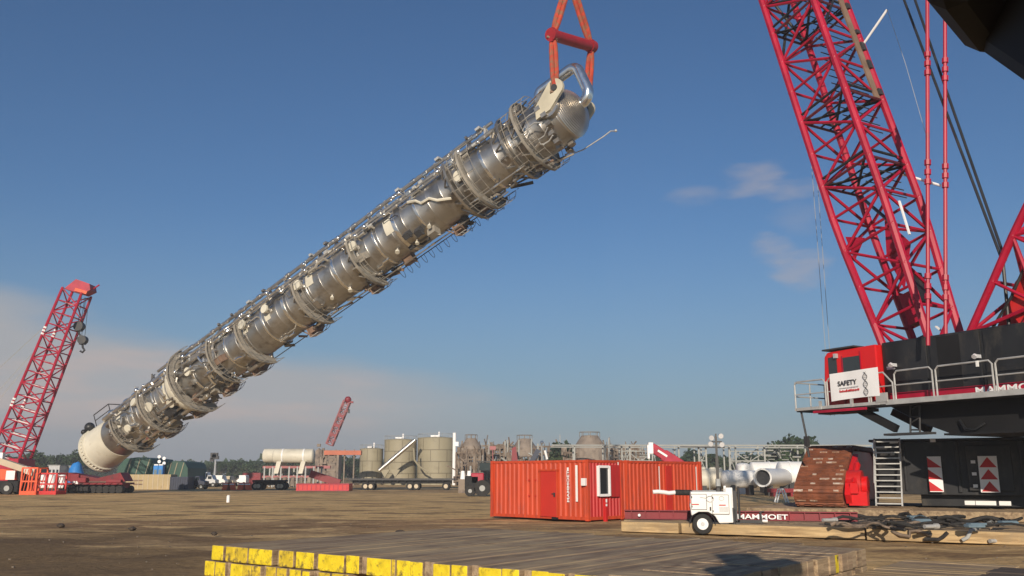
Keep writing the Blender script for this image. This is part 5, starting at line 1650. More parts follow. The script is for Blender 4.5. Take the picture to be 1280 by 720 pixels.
# ---- white cabins behind
def boxthing(name, lb, cat, px0, px1, py0, Y, m, dep=3.0, grp=None, py1=None, roofm=None, extras=None):
    x0, x1 = gx(px0, Y), gx(px1, Y); h = zz(py0, Y); z0 = 0.0 if py1 is None else zz(py1, Y)
    t = thing(name, lb, cat, loc=((x0 + x1) / 2, Y, 0), group=grp)
    MB().box(((x0 + x1) / 2, Y + dep / 2, (h + z0) / 2), (x1 - x0, dep, h - z0)).build("body", M[m], t, bevel=.04)
    if roofm: MB().box(((x0 + x1) / 2, Y + dep / 2, h + .06), (x1 - x0 + .3, dep + .3, .12)).build("roof", M[roofm], t)
    return t, x0, x1, h
for (a, b, top, Y, lb) in ((60, 74, 582, 165, "pale cabin left of the blue tarpaulin with a tall window"), (75, 90, 583, 168, "pale cabin next to the blue tarpaulin")):
    t, x0, x1, h = boxthing("site_cabin", lb, "cabin", a, b, top, Y, 'silverpaint', 4, "pale cabins at left", roofm='grey')
    for i in range(3):
        MB().box((x0 + (x1 - x0) * (i + .5) / 3, Y - .03, h * .62), (.35, .08, 1.3)).build("window", M['glass'], t)
    MB().box((x0 + (x1 - x0) * .3, Y - .05, h * .4), (.5, .08, 1.8)).build("door", M['clean_white'], t)
for i, (px, lb) in enumerate(((66, "white drum standing before the left pale cabin"), (79, "white drum before the right pale cabin"), (55, "white drum right of the red cages"))):
    t = thing("drum", lb, "drum", loc=(gx(px, 140), 140, 0), group="white drums at left")
    MB().tube((gx(px, 140), 140, 0), (gx(px, 140), 140, 1.9), .5, n=14).build("shell", M['clean_white'], t, True)
    MB().tube((gx(px, 140), 140, 1.9), (gx(px, 140), 140, 2.1), .35, .1, n=12).build("lid", M['grey'], t, True)
# ---- green halls
def hall(px0, px1, py0, Y, lb):
    x0, x1 = gx(px0, Y), gx(px1, Y); h = zz(py0, Y); cx = (x0 + x1) / 2
    t = thing("green_hall", lb, "hall", loc=(cx, Y, 0), group="green sheeted halls")
    pr_ = [(x0, 0), (x0, h * .55), (x0 + (x1 - x0) * .06, h * .78), (x0 + (x1 - x0) * .18, h * .95), (cx, h), (x1 - (x1 - x0) * .18, h * .95), (x1 - (x1 - x0) * .05, h * .72), (x1, 0)]
    MB().prism([V((x, Y, z)) for x, z in pr_], V((0, 9, 0))).build("cover", M['green'], t)
    mb = MB()
    for u in (.28, .5, .74): mb.bar((x0 + (x1 - x0) * u - .5, Y - .04, .3), (x0 + (x1 - x0) * (u + .06), Y - .04, h * .93), .1, .12)
    mb.build("seam", M['tank'], t)
hall(146, 196, 571.5, 138, "larger dark green sheeted hall behind the tan box wall")
hall(202, 236, 576, 142, "smaller green hall right of the blue toilets")
for px, lb in ((195.5, "left blue portable toilet between the green halls"), (201.5, "right blue portable toilet between the green halls")):
    Y = 130; x = gx(px, Y); h = zz(582, Y)
    t = thing("portable_toilet", lb, "toilet", loc=(x, Y, 0), group="blue portable toilets")
    MB().box((x, Y, h / 2), (.66, .8, h)).build("cabin", M['blue'], t, bevel=.04)
    MB().box((x, Y, h + .1), (.6, .7, .2)).build("roof", M['white'], t, bevel=.05)
    MB().box((x, Y - .42, h * .45), (.42, .05, h * .75)).build("door", M['bluestrap'], t)
t = thing("lamp_cluster", "cluster of white floodlights on a dark post above the blue toilets", "lamp", loc=(gx(198, 131), 131, 0))
MB().tube((gx(198, 131), 131.2, 0), (gx(198, 131), 131.2, zz(570, 131)), .12).build("post", M['dark'], t)
for px, py in ((200, 571), (206, 573), (200, 577), (206, 579)):
    p = at(px, py, 130.8); MB().tube(p, p + V((0, -.3, 0)), .16, .24, n=12).build("floodlight", M['clean_white'], t, True)
# ---- tan box wall
Y = 122
t, x0, x1, h = boxthing("crate", "long tan wooden crate wall in front of the green halls", "crate", 158, 214, 593, Y, 'tanbox', 2.4)
mb = MB()
for px in (171, 177): 
    for z in (.35, .6): mb.box((gx(px, Y), Y - .03, h * z), (.55, .05, .16))
mb.build("stencil_mark", M['brown_steel'], t)
mb = MB()
for i in range(9): mb.box((x0 + (x1 - x0) * (i + .5) / 9, Y - .02, h / 2), (.08, .05, h * .98))
mb.build("batten", M['beige'], t)
# ---- vehicles
def vehicle(px0, px1, py0, Y, m, lb, kind="van", grp=None, face=1):
    x0, x1 = gx(px0, Y), gx(px1, Y); L = x1 - x0; h = zz(py0, Y)
    t = thing({"van": "parked_van", "pickup": "pickup_truck", "car": "parked_car"}[kind], lb, {"van": "van", "pickup": "pickup", "car": "car"}[kind], loc=((x0 + x1) / 2, Y, 0), group=grp)
    wd = 1.9
    if kind == "van": pr_ = [(0, .3), (0, .75), (.04, .95), (.12, 1), (.74, 1), (.86, .62), (1, .52), (1, .3)]
    elif kind == "car": pr_ = [(0, .3), (0, .62), (.16, .68), (.28, 1), (.62, 1), (.78, .68), (.98, .6), (1, .3)]
    else: pr_ = [(0, .3), (0, .62), (.42, .64), (.46, 1), (.66, 1), (.76, .66), (.98, .6), (1, .3)]
    P = [V(((x0 + u * L) if face > 0 else (x1 - u * L), Y, v * h)) for u, v in pr_]
    bdy = MB().prism(P, V((0, wd, 0))).build("body", M[m], t, bevel=.05)
    us = {"van": (.72, .83), "car": (.3, .66), "pickup": (.48, .68)}[kind]
    wx0, wx1 = [(x0 + u * L) if face > 0 else (x1 - u * L) for u in us]
    MB().box(((wx0 + wx1) / 2, Y - .01, h * .80), (abs(wx1 - wx0) * .9, .04, h * .24)).build("window", M['glass'], bdy)
    for u in (.2, .8):
        x = x0 + u * L
        for y in (-.02, wd - .18):
            w_ = MB().tube((x, Y + y, .36), (x, Y + y + .2, .36), .36, n=14).build("wheel", M['rubber'], t, True)
            MB().tube((x, Y + y - .02, .36), (x, Y + y + .05, .36), .18, n=10).build("rim", M['grey'], w_, True)
    return t
t, x0, x1, h = boxthing("cargo_box", "dark navy box container right of the tan crate wall", "container", 213, 236, 596, 121, 'navy', 2.4)
mb = MB()
for i in range(8): mb.box((x0 + (x1 - x0) * (i + .5) / 8, 121 - .02, h / 2), (.1, .06, h * .9))
mb.build("rib", M['navy'], t)
vehicle(234, 257, 595, 124, 'navy', "dark pickup truck beside the navy box container", "pickup")
vehicle(248, 262, 590, 150, 'clean_white', "white van with a sloping nose behind the dark pickup", "van")
vehicle(256, 270, 594, 146, 'silverpaint', "silver car right of the dark pickup", "car")
vehicle(268, 282, 594, 152, 'white', "white van beside the silver car", "van")
vehicle(276, 292, 595, 156, 'beige', "beige van behind the orange barricades", "van")
vehicle(283, 296, 596, 160, 'tanbox', "tan car behind the orange barricades", "car")
vehicle(296, 308, 594, 158, 'clean_white', "white van left of the black flatbed", "van", face=-1)
t, x0, x1, h = boxthing("red_skip", "dark red steel skip behind the white van left of the white vessels", "skip", 303, 326, 591, 165, 'steel_red', 3)
# barricades
def barricade(px, Y, lb, m='orange'):
    x = gx(px, Y); t = thing("barricade", lb, "barricade", loc=(x, Y, 0), group="orange barricades")
    mb = MB(); mb.prism([V((x - .62, Y, 0)), V((x - .52, Y, .3)), V((x - .45, Y, .95)), V((x + .45, Y, .95)), V((x + .52, Y, .3)), V((x + .62, Y, 0))], V((0, .35, 0))); mb.build("barrier_body", M[m], t, bevel=.05)
    MB().box((x, Y - .02, .75), (.8, .05, .14)).build("reflective_band", M['clean_white'], t)
for px, lb in ((284, "leftmost orange barricade, above the white marker post"), (290, "second orange barricade, right of the white marker post"), (303, "bright red-orange barricade below the dark red skip"), (310, "orange barricade nearest the black flatbed")):
    barricade(px, 118, lb)
p = gp(285, 628, 0)
t = thing("marker_post", "small white marker post standing alone on the dirt", "post", loc=p)
MB().tube(p, p + V((0, 0, .45)), .12, n=12).build("stake", M['clean_white'], t, True); MB().tube(p + V((0, 0, .45)), p + V((0, 0, .52)), .13, .07, n=12).build("cap", M['white'], t, True)
# ---- floodlight tower far
Y = 175
t = thing("floodlight_tower", "dark far floodlight tower above the trees, left of the white vessels", "light tower", loc=(gx(268, Y), Y, 0))
MB().tube((gx(268.5, Y), Y, 0), (gx(268.5, Y), Y, zz(575, Y)), .28, .16).build("mast", M['silverpaint'], t)
for px, py in ((266, 568), (270, 568), (266, 572), (271, 572), (268, 570), (265, 575)):
    MB().box(at(px, py, Y), (.75, .5, .62)).build("floodlight", M['dark'], t)
# ---- two horizontal white vessels on trestle
Y = 145
vt = thing("vessel_trestle", "faded red and grey steel trestle carrying the two white horizontal vessels", "trestle", loc=(gx(360, Y), Y, 0))
x0, x1 = gx(334, Y), gx(395, Y)
mb = MB()
for i in range(7):
    x = x0 + (x1 - x0) * i / 6
    for y in (-1.6, 1.6, 4.2): mb.box((x, Y + y, 1.6), (.22, .22, 3.2))
mb.build_each("leg", M['grey'], vt)
mb = MB()
for z in (zz(584, Y), zz(596, Y)):
    for y in (-1.6, 4.2): mb.box(((x0 + x1) / 2, Y + y, z), (x1 - x0 + .6, .2, .36))
mb.build_each("cross_beam", M['pale_red'], vt)
mb = MB()
for i in range(6):
    xa = x0 + (x1 - x0) * i / 6; xb = x0 + (x1 - x0) * (i + 1) / 6
    mb.bar((xa, Y - 1.65, .2), (xb, Y - 1.65, 2.0), .12, .12); mb.box(((xa + xb) / 2, Y - 1.7, .9), (.5, .3, 1.4))
mb.build_each("brace", M["conc"], vt)
mb = MB()
for px in (350, 380): mb.prism([V((gx(px, Y) - .5, Y - 2.0, zz(592, Y))), V((gx(px, Y) + .2, Y - 2.0, zz(592, Y))), V((gx(px, Y) + .6, Y - 2.0, zz(577, Y))), V((gx(px, Y) - .1, Y - 2.0, zz(577, Y)))], V((0, 4, 0)))
mb.build_each("saddle", M['cream'], vt)
def hvessel(px0, px1, py, r, Y, lb, m='cream', tilt=0.0, group=None, dome=.35, bands=(), sup=False, open_end=False, nm="horizontal_vessel"):
    a = at(px0, py, Y); b = at(px1, py, Y + tilt); b.z = a.z
    d = (b - a).normalized(); u = d.cross(Z).normalized(); L = (b - a).length
    t = thing(nm, lb, "vessel", loc=(a + b) / 2 - Z * r, group=group)
    Mx = frame(a, u, Z, d) if u.cross(Z).dot(d) > 0 else frame(a, -u, Z, d)
    prof = [(.01, -dome), (r * .45, -dome * .9), (r * .8, -dome * .55), (r * .96, -dome * .2), (r, 0), (r, L), (r * .96, L + dome * .2), (r * .8, L + dome * .55), (r * .45, L + dome * .9), (.01, L + dome)]
    if open_end: prof = [(.01, .5), (r * .8, .5), (r * .82, -.02), (r, -.02), (r, L), (r * .96, L + dome * .2), (r * .8, L + dome * .55), (.01, L + dome)]
    MB().lathe(prof, Mx, 26).build("shell", M[m], t, True)
    if open_end: MB().lathe([(.01, .45), (r * .79, .45)], Mx, 20).build("mouth_painted_shade", M['dark'], t)  # dark disc paints the shade inside the open pipe
    for bb in bands: MB().lathe([(r, L * bb - .12), (r + .06, L * bb - .12), (r + .06, L * bb + .12), (r, L * bb + .12)], Mx, 26).build("band", M['white'], t, True)
    if sup:
        for q in (.2, .8):
            p = a + d * (L * q); MB().box(V((p.x, p.y, (p.z - r * .5) / 2)), (.5, r * 1.5, p.z - r * .5)).build("saddle", M['dark'], t)
    return t
hvessel(344, 391, 570, 1.14, 144.5, "front white horizontal vessel with two bands on the trestle", bands=(.22, .78), group="white vessels on the trestle")
hvessel(331, 385, 569.5, 1.12, 148.5, "rear white horizontal vessel reaching further left on the trestle", group="white vessels on the trestle")
# flatbeds
def flatbed(px0, px1, py, Y, lb, m='blackm', wheels=((.1, .2), (.85, .93)), grp=None):
    x0, x1 = gx(px0, Y), gx(px1, Y); h = zz(py, Y); L = x1 - x0
    t = thing("flatbed_trailer", lb, "trailer", loc=((x0 + x1) / 2, Y, 0), group=grp)
    mb = MB(); mb.box(((x0 + x1) / 2, Y + 1.2, h - .12), (L, 2.5, .24)); mb.build("deck", M['dark'] if m == 'blackm' and L > 10 else M[m], t)
    mb = MB()
    for y in (.6, 1.8): mb.box(((x0 + x1) / 2, Y + y, h - .45), (L * .94, .18, .42))
    for i in range(14): mb.box((x0 + L * (i + .5) / 14, Y + .02, h - .32), (.12, .1, .2))
    mb.build("chassis", M['blackm'], t)
    for gpair in wheels:
        for u in gpair:
            x = x0 + u * L
            w_ = MB().tube((x, Y + .05, .5), (x, Y + .4, .5), .5, n=16).build("wheel", M['rubber'], t, True)
            MB().tube((x, Y + .02, .5), (x, Y + .1, .5), .27, n=12).build("rim", M['beige'], w_, True)
            MB().tube((x, Y + 2.0, .5), (x, Y + 2.35, .5), .5, n=14).build("wheel", M['rubber'], t, True)
    return t
flatbed(316, 355, 600, 119, "black flatbed trailer left of the vessel trestle")
flatbed(436, 568, 598, 117, "long flatbed trailer in front of the three tan tanks", wheels=((.16, .21), (.58, .64), (.92,)))
# red skid box
Y = 112
t, x0, x1, h = boxthing("red_skid", "bright red low steel skid box in front of the vessel trestle", "skid", 371, 437, 604.5, Y, 'bright_red', 2.5)
mb = MB()
for i in range(12): mb.box((x0 + (x1 - x0) * (i + .5) / 12, Y - .03, h * .5), (.08, .06, h * .86))
mb.box(((x0 + x1) / 2, Y - .04, h - .06), (x1 - x0, .08, .1)); mb.box(((x0 + x1) / 2, Y - .04, .06), (x1 - x0, .08, .1))
mb.build("rib", M['crane_red'], t)
p = gp(381, 613.5, 0)
t = thing("traffic_cone", "pale cone standing by the left end of the red skid box", "cone", loc=p)
MB().lathe([(.30, .04), (.08, .7), (.05, .72)], Matrix.Translation(p), 12).build("cone_body", M['pale_red'], t, True); MB().box(p + V((0, 0, .02)), (.7, .7, .05)).build("base", M['white'], t)
# module with orange gantry
Y = 166
t = thing("pipe_module", "brown steel pipe module with a dull orange top beam, below the far crane", "module", loc=(gx(418, Y), Y, 0))
x0, x1 = gx(396, Y), gx(449, Y)
MB().box(((x0 + x1) / 2 + .8, Y, zz(566, Y)), (x1 - x0 - 1, 1.2, .8)).build("top_beam", M['orange_dull'], t)
mb = MB()
for px in (398, 402, 407, 419, 430, 442): mb.box((gx(px, Y), Y, zz(562, Y) / 2), (.24, .24, zz(562, Y)))
for px in (400, 414): 
    for z in (1.2, 2.5, 4, 5.2): mb.box((gx(px, Y), Y - .3, z), (1.6, .2, .18))
mb.build("column_post", M['conc'], t)
mb = MB()
for k in range(22): 
    p = at(random.uniform(396, 416), random.uniform(556, 600), Y + random.uniform(-.6, 1)); mb.box(p, (random.uniform(.2, .9), .4, random.uniform(.2, .8)))
mb.build_each("equipment", M['conc'], t)
MB().box((gx(406, Y), Y - 1, zz(584, Y)), (2.4, .6, .5)).build("red_beam", M['pale_red'], t)
MB().bar(at(388, 592, 116), at(425, 604, 116), .5, .9).build("conveyor", M['steel_red'], t)
# ---- far crane
Y = 230
fc = thing("lattice_crane", "tiny distant haze-paled red crane boom rising behind the pipe module", "crane", loc=(gx(410, Y), Y, 0))
f0 = at(412, 556, Y); f1 = at(434, 502, Y)
bd3 = (f1 - f0).normalized(); bg3 = bd3.cross(V((0, 1, 0))).normalized()
lattice(f0, bd3, V((0, 1, 0)), bg3, [((f1 - f0).length * i / 9, .9, .8) for i in range(10)], .17, .10, M['pale_red'], M['pale_red'], fc, nch=5, nl=4)
mb = MB(); mb.ball(f1 + bd3 * .5, .9, 6); mb.bar(f1, f1 + V((1.6, 0, -.2)), .5, .5); mb.build("boom_head", M['steel_red'], fc)
mb = MB(); p = at(436, 514, Y); mb.box(p, (.5, .4, 1.0)); mb.tube(p, at(435.5, 502, Y), .06); mb.build("hook_block", M['dark'], fc)
mb = MB()
for k in (2, 4, 6): mb.box(f0 + bd3 * ((f1 - f0).length * k / 9), (1.9, 2.0, .8), (bg3, V((0, 1, 0)), bd3))
mb.build_each("joint_band", M['steel_red'], fc)
MB().box((gx(410, Y), Y, 4), (6, 4, 8)).build("crane_base", M['conc'], fc)
# ---- tan tanks
def tank(px0, px1, py0, Y, rows, lb, dome=True):
    x0, x1 = gx(px0, Y), gx(px1, Y); r = (x1 - x0) / 2; c = V(((x0 + x1) / 2, Y + r, 0)); h = zz(py0, Y)
    t = thing("storage_tank", lb, "tank", loc=c, group="tan storage tanks")
    MB().lathe([(r, 0), (r, h), (r + .06, h), (r + .06, h + .12), (r * .9, h + .18), (.01, h + .5)], Matrix.Translation(c), 40).build("shell", M['tank'], t, True)
    mb = MB()
    for i in range(1, rows): mb.lathe([(r, h * i / rows - .06), (r + .03, h * i / rows - .06), (r + .03, h * i / rows + .06), (r, h * i / rows + .06)], Matrix.Translation(c), 40)
    for i in range(rows):
        for k in range(7):
            a = 2 * math.pi * (k + (.5 if i % 2 else 0)) / 7
            p = c + V((math.cos(a), math.sin(a), 0)) * (r + .01)
            mb.box(p + V((0, 0, h * (i + .5) / rows)), (.05, .09, h / rows - .12), (V((math.cos(a), math.sin(a), 0)), V((-math.sin(a), math.cos(a), 0)), Z))
    mb.build("seam_band", M['tank_rib'], t)
    mb = MB(); mb.box(c + V((-.3, -r * .3, h + .45)), (r * .4, .7, .35)); mb.tube(c + V((.6, -r * .4, h + .3)), c + V((.6, -r * .4, h + 1.3)), .16)
    mb.build("roof_hatch", M['clean_white'], t)
    mb = MB()
    for k in range(16):
        a0 = math.pi * 2 * k / 16; mb.tube(c + V((math.cos(a0) * r, math.sin(a0) * r, h)), c + V((math.cos(a0) * r, math.sin(a0) * r, h + .9)), .03, n=4)
    mb.path([c + V((math.cos(math.pi * 2 * k / 32) * r, math.sin(math.pi * 2 * k / 32) * r, h + .9)) for k in range(32)], .03, 4, closed=True)
    mb.build("roof_railing", M['grey'], t)
    return t, c, r, h
tank(447, 476, 561.5, 178, 3, "smallest tan tank, leftmost of the three")
tank(477, 518, 550, 176, 4, "middle tan tank with a diagonal chute across it")
tank(519, 567, 547.5, 174, 4, "largest tan tank, right end of the three")
t = thing("tank_chute", "bright metal chute sloping down across the middle tan tank", "chute", loc=(gx(495, 170), 170, 0))
MB().tube(at(474, 588, 170), at(519, 550, 170), .38, n=12).build("trough", M['pipe'], t, True)
mb = MB()
for px in (481, 494): mb.prism([V((gx(px, 170) - .9, 170, zz(587, 170))), V((gx(px, 170) + .0, 170, zz(597, 170))), V((gx(px, 170) + .9, 170, zz(587, 170)))], V((0, .6, 0)))
mb.path([at(517, 560, 169.5), at(518, 575, 169.5), at(524, 583, 169.5), at(538, 592, 169.5)], .18, 6)
mb.build("hopper", M['tank'], t)
t = thing("white_stack", "slender white stack with a bracket right of the largest tank", "stack", loc=(gx(568, 172), 172, 0))
MB().tube((gx(567.5, 172), 172, 0), (gx(567.5, 172), 172, zz(541, 172)), .34, n=12).build("pipe", M['clean_white'], t, True)
MB().box(at(571, 555, 172), (.7, .6, .8)).build("bracket", M['clean_white'], t)
# ---- brown steelwork modules with domed tops
rz = random.Random(31)
def module(px0, px1, py0, Y, lb, dome=None, nx=5, red=False):
    x0, x1 = gx(px0, Y), gx(px1, Y); h = zz(py0, Y)
    t = thing("process_module", lb, "module", loc=((x0 + x1) / 2, Y, 0), group="brown process modules")
    mb = MB()
    for i in range(nx + 1):
        for y in (0, 4): mb.box((x0 + (x1 - x0) * i / nx, Y + y, h / 2), (.26, .26, h))
    for i in range(nx * 3):
        mb.box((rz.uniform(x0, x1), Y + rz.choice((0, .05, 4)), h * rz.uniform(.45, .6)), (.14, .16, h * rz.uniform(.9, 1.15)))
    for z in (h, h * .8, h * .62, h * .3):
        for y in (0, 4): mb.box(((x0 + x1) / 2, Y + y, z), (x1 - x0, .2, .28))
    for x in (x0, x1):
        for z in (h, h * .62): mb.box((x, Y + 2, z), (.2, 4.2, .24))
    mb.build("steel_frame", M['steelbrown'], t)
    mb = MB()
    for k in range(int(9 * nx)):
        p = V((rz.uniform(x0, x1), Y + rz.uniform(.3, 3.6), rz.uniform(.3, h + .5)))
        if rz.random() < .5: mb.box(p, (rz.uniform(.3, 1.2), .8, rz.uniform(.3, 1.6)))
        else: mb.tube(p, p + V((rz.uniform(-1, 1), 0, rz.uniform(.8, 2.4))), rz.uniform(.08, .22), n=6)
    mb.build_each("equipment", M['steelbrown'], t)
    for k in range(nx * 3):
        p = V((rz.uniform(x0, x1), Y - rz.uniform(.2, .5), rz.uniform(h * .1, h * .9))); q = rz.random()
        d = V((0, 0, rz.uniform(1, 3.5))) if q < .6 else V((rz.choice((-1, 1)) * rz.uniform(.8, 2.4), 0, 0 if q < .85 else 1.0))
        MB().tube(p, p + d, rz.uniform(.07, .2), n=6).build("piping", M[rz.choice(('bluelight', 'steelbrown', 'steelbrown', 'conc', 'grey'))], t)
    if dome:
        cpx, topy, r = dome; c = V((gx(cpx, Y), Y + 2, 0)); th_ = zz(topy, Y)
        MB().lathe([(r, h - 1.5), (r, th_ - r * .75), (r * .55, th_ - .25), (r * .5, th_), (.01, th_ + .1)], Matrix.Translation(c), 22).build("domed_vessel", M['dome'], t)
        mb = MB(); mb.path([c + V((math.cos(a * .393) * r * .6, math.sin(a * .393) * r * .6, th_ + .7)) for a in range(16)], .05, 4, closed=True)
        for a in range(8): mb.tube(c + V((math.cos(a * .785) * r * .6, math.sin(a * .785) * r * .6, th_ - .4)), c + V((math.cos(a * .785) * r * .6, math.sin(a * .785) * r * .6, th_ + .7)), .05, n=4)
        mb.build("railing", M['conc'], t)
    return t
module(574, 604, 562, 176, "brown steel module with a flat topped vessel right of the white stack", (588, 547.5, 2.0))
module(606, 636, 560, 179, "brown steel module above the container's left end, without a dome", None)
module(636, 678, 561, 177, "brown module with a dome and sloping blue pipe above the container door", (656, 548, 2.5))
module(706, 765, 566, 180, "wide brown module with the tallest dome above the container corner", (739, 544, 3.4), 6, True)
module(768, 806, 563, 181, "pale pipework module above the second container's left end", None, 6)
module(598, 652, 557, 196, "far brown steel module behind the container's left end", None, 6)
module(660, 722, 558, 198, "far brown steel module behind the container door", None, 7)
module(744, 800, 558, 200, "far brown steel module behind the white framed window", None, 7)
module(570, 600, 566, 165, "low brown pipe module between the white stack and the tractor", None, 4)
t = thing("red_tower", "dark red tapered hopper between the brown modules", "hopper", loc=(gx(645, 173), 173, 0))
MB().prism([V((gx(638, 173), 173, 0)), V((gx(640, 173), 173, zz(560, 173))), V((gx(645, 173), 173, zz(558, 173))), V((gx(651, 173), 173, 0))], V((0, 1, 0))).build("hopper_body", M['steel_red'], t)
mb = MB(); mb.box(at(616, 560, 174), (1.2, .5, .7)); mb.tube(at(616, 562, 174), V((gx(616, 174), 174, 0)), .1)
mb = mb.build("red_box", M['pale_red'], None); tag(mb, "small faded red box on a post above the container's left end", "box")
MB_ = MB(); MB_.bar(at(664, 578, 173), at(673, 562, 173), .8, .9); o = MB_.build("pipe_chute", M['navy'], t)
t = thing("white_lamp_post", "white globe lamp on a grey post above the container door", "lamp", loc=(gx(677, 125), 125, 0))
MB().tube((gx(677.5, 125), 125, 0), (gx(677.5, 125), 125, zz(554, 125)), .08).build("post", M['grey'], t); MB().ball(at(677.5, 553, 125), .26, 8).build("globe", M['clean_white'], t, True)
mb = MB(); mb.tube(at(681, 563, 125), at(684, 574, 125), .16, n=8); mb.build("white_pipe", M['clean_white'], t)
# ---- tractor beside the container
Y = 84
tr = thing("red_tractor", "red tractor with black engine half hidden by the container's left edge", "tractor", loc=(gx(600, Y), Y, 0))
MB().box(at(597, 598, Y + .8), (1.2, 1.2, 1.0)).build("hood", M['crane_red'], tr, bevel=.1)
MB().box(at(590, 603, Y + .8), (1.3, 1.2, 1.2)).build("engine", M['blackm'], tr, bevel=.08)
mb = MB(); c = at(606, 588, Y + .8)
for dx in (-.6, .7):
    for dy in (-.5, .5): mb.box(c + V((dx, dy, 0)), (.08, .08, 1.6))
mb.box(c + V((0, 0, .8)), (1.5, 1.2, .1)); mb.build("cab_frame", M['dark'], tr)
MB().box(c + V((0, 0, .35)), (1.0, .8, .7)).build("cab_glass", M['glass'], tr)
for px, rr in ((603, .75), (588, .5)):
    for y in (-.3, 1.4):
        w_ = MB().tube((gx(px, Y), Y + y, rr), (gx(px, Y), Y + y + .4, rr), rr, n=20).build("tyre", M['rubber'], tr, True)
        MB().tube((gx(px, Y), Y + y - .04, rr), (gx(px, Y), Y + y + .1, rr), rr * .36, n=14).build("rim", M['grey'], w_, True)
for px, lb in ((578.5, "left white jug-like canister behind the tractor"), (586.5, "right white canister behind the tractor")):
    p = at(px, 592, 100); t = thing("canister", lb, "canister", loc=(p.x, p.y, 0), group="white canisters")
    MB().box((p.x, p.y, p.z / 2 - .3), (.9, .7, p.z - .6)).build("stand", M['conc'], t); MB().tube((p.x, p.y, p.z - .6), (p.x, p.y, p.z + .3), .3, .2, n=12).build("bottle", M['clean_white'], t, True)
# ---- pipe rack of pale steel
Y = 172
pr_ = thing("pipe_rack", "long pale grey steel pipe rack running behind the containers to the crane", "pipe rack", loc=(gx(880, Y), Y, 0))
x0, x1 = gx(690, Y), gx(1085, Y - 30)
def rk_pt(px, py):
    u = (px - 690) / 395; Yy = Y - 30 * u; return at(px, py, Yy)
mb = MB()
mb.bar(rk_pt(690, 556.5), rk_pt(1090, 557), .3, .26); mb.bar(rk_pt(690, 558) + V((0, 4, 0)), rk_pt(1085, 559) + V((0, 4, 0)), .3, .2)
mb.build("top_beam", M['bluelight'], pr_)
for px in (718, 756, 777, 787, 815, 848, 873, 882, 911, 919, 955, 1006, 1050):
    a = rk_pt(px, 557); MB().box(V((a.x, a.y, a.z / 2)), (.26, .26, a.z)).build("post", M['bluelight'], pr_)
    MB().box(V((a.x, a.y + 4, a.z / 2)), (.24, .24, a.z)).build("post", M['bluelight'], pr_)
mb = MB()
for (a, b) in ((873, 882), (911, 919), (919, 955), (777, 787), (787, 815)):
    for py in (564, 576, 588): mb.bar(rk_pt(a, py), rk_pt(b, py), .14, .16)
    mb.bar(rk_pt(a, 588), rk_pt(b, 566), .10, .12); mb.bar(rk_pt(a, 566), rk_pt(b, 588), .10, .12)
for k in range(40):
    px = rz.uniform(918, 1000); py = rz.uniform(562, 580); p = rk_pt(px, py) + V((0, rz.uniform(0, 4), 0)); q = p + V((rz.uniform(-2, 2), 0, rz.choice((0, 0, 1.2))))
    mb.tube(p, q, rz.uniform(.05, .14), n=5)
for k in range(26):
    px = rz.uniform(770, 850); py = rz.uniform(562, 578); p = rk_pt(px, py) + V((0, rz.uniform(0, 4), 0)); q = p + V((rz.uniform(-1.5, 1.5), 0, rz.choice((0, 1.6, -1))))
    mb.tube(p, q, rz.uniform(.05, .13), n=5)
mb.build_each("brace", M["bluelight"], pr_)
mb = MB(); mb.bar(rk_pt(850, 558) + V((0, -.3, 0)), rk_pt(905, 559) + V((0, -.3, 0)), .3, .3); mb.build("grey_pipe", M['grey'], pr_)
# ---- red telescopic crane boom behind the second container
Y = 100
t = thing("mobile_crane", "crimson telescopic crane boom poking up behind the second container", "crane", loc=(gx(850, Y), Y, 0))
b0, b1 = at(853, 584, Y), at(814, 559, Y)
MB().bar(b0, b0.lerp(b1, .62), 1.0, 1.25).build("boom_section", M['crane_red'], t, bevel=.06)
MB().bar(b0.lerp(b1, .6), b1, .85, 1.0).build("boom_section", M['crane_red'], t, bevel=.06)
mb = MB(); mb.box(b1 + V((-.1, 0, -.1)), (.5, .9, 1.2)); mb.box(b1 + V((-.35, 0, -.5)), (.25, .7, 1.5)); mb.build("boom_head", M['clean_white'], t)
MB().box(b0.lerp(b1, .66) + V((0, -.52, .05)), (1.2, .03, .22), ((b0 - b1).normalized(), V((0, 1, 0)), (b0 - b1).normalized().cross(V((0, 1, 0))))).build("white_mark", M['clean_white'], t)
mb = MB(); mb.box((gx(858, Y), Y + .8, 1.2), (5, 2.6, 1.2)); mb.box((gx(852, Y), Y + .8, 2.2), (2.2, 2, 1.0)); mb.build("carrier", M['crane_red'], t)
for px in (848, 856, 866):
    MB().tube((gx(px, Y), Y - .6, .55), (gx(px, Y), Y - .1, .55), .55, n=14).build("wheel", M['rubber'], t, True)
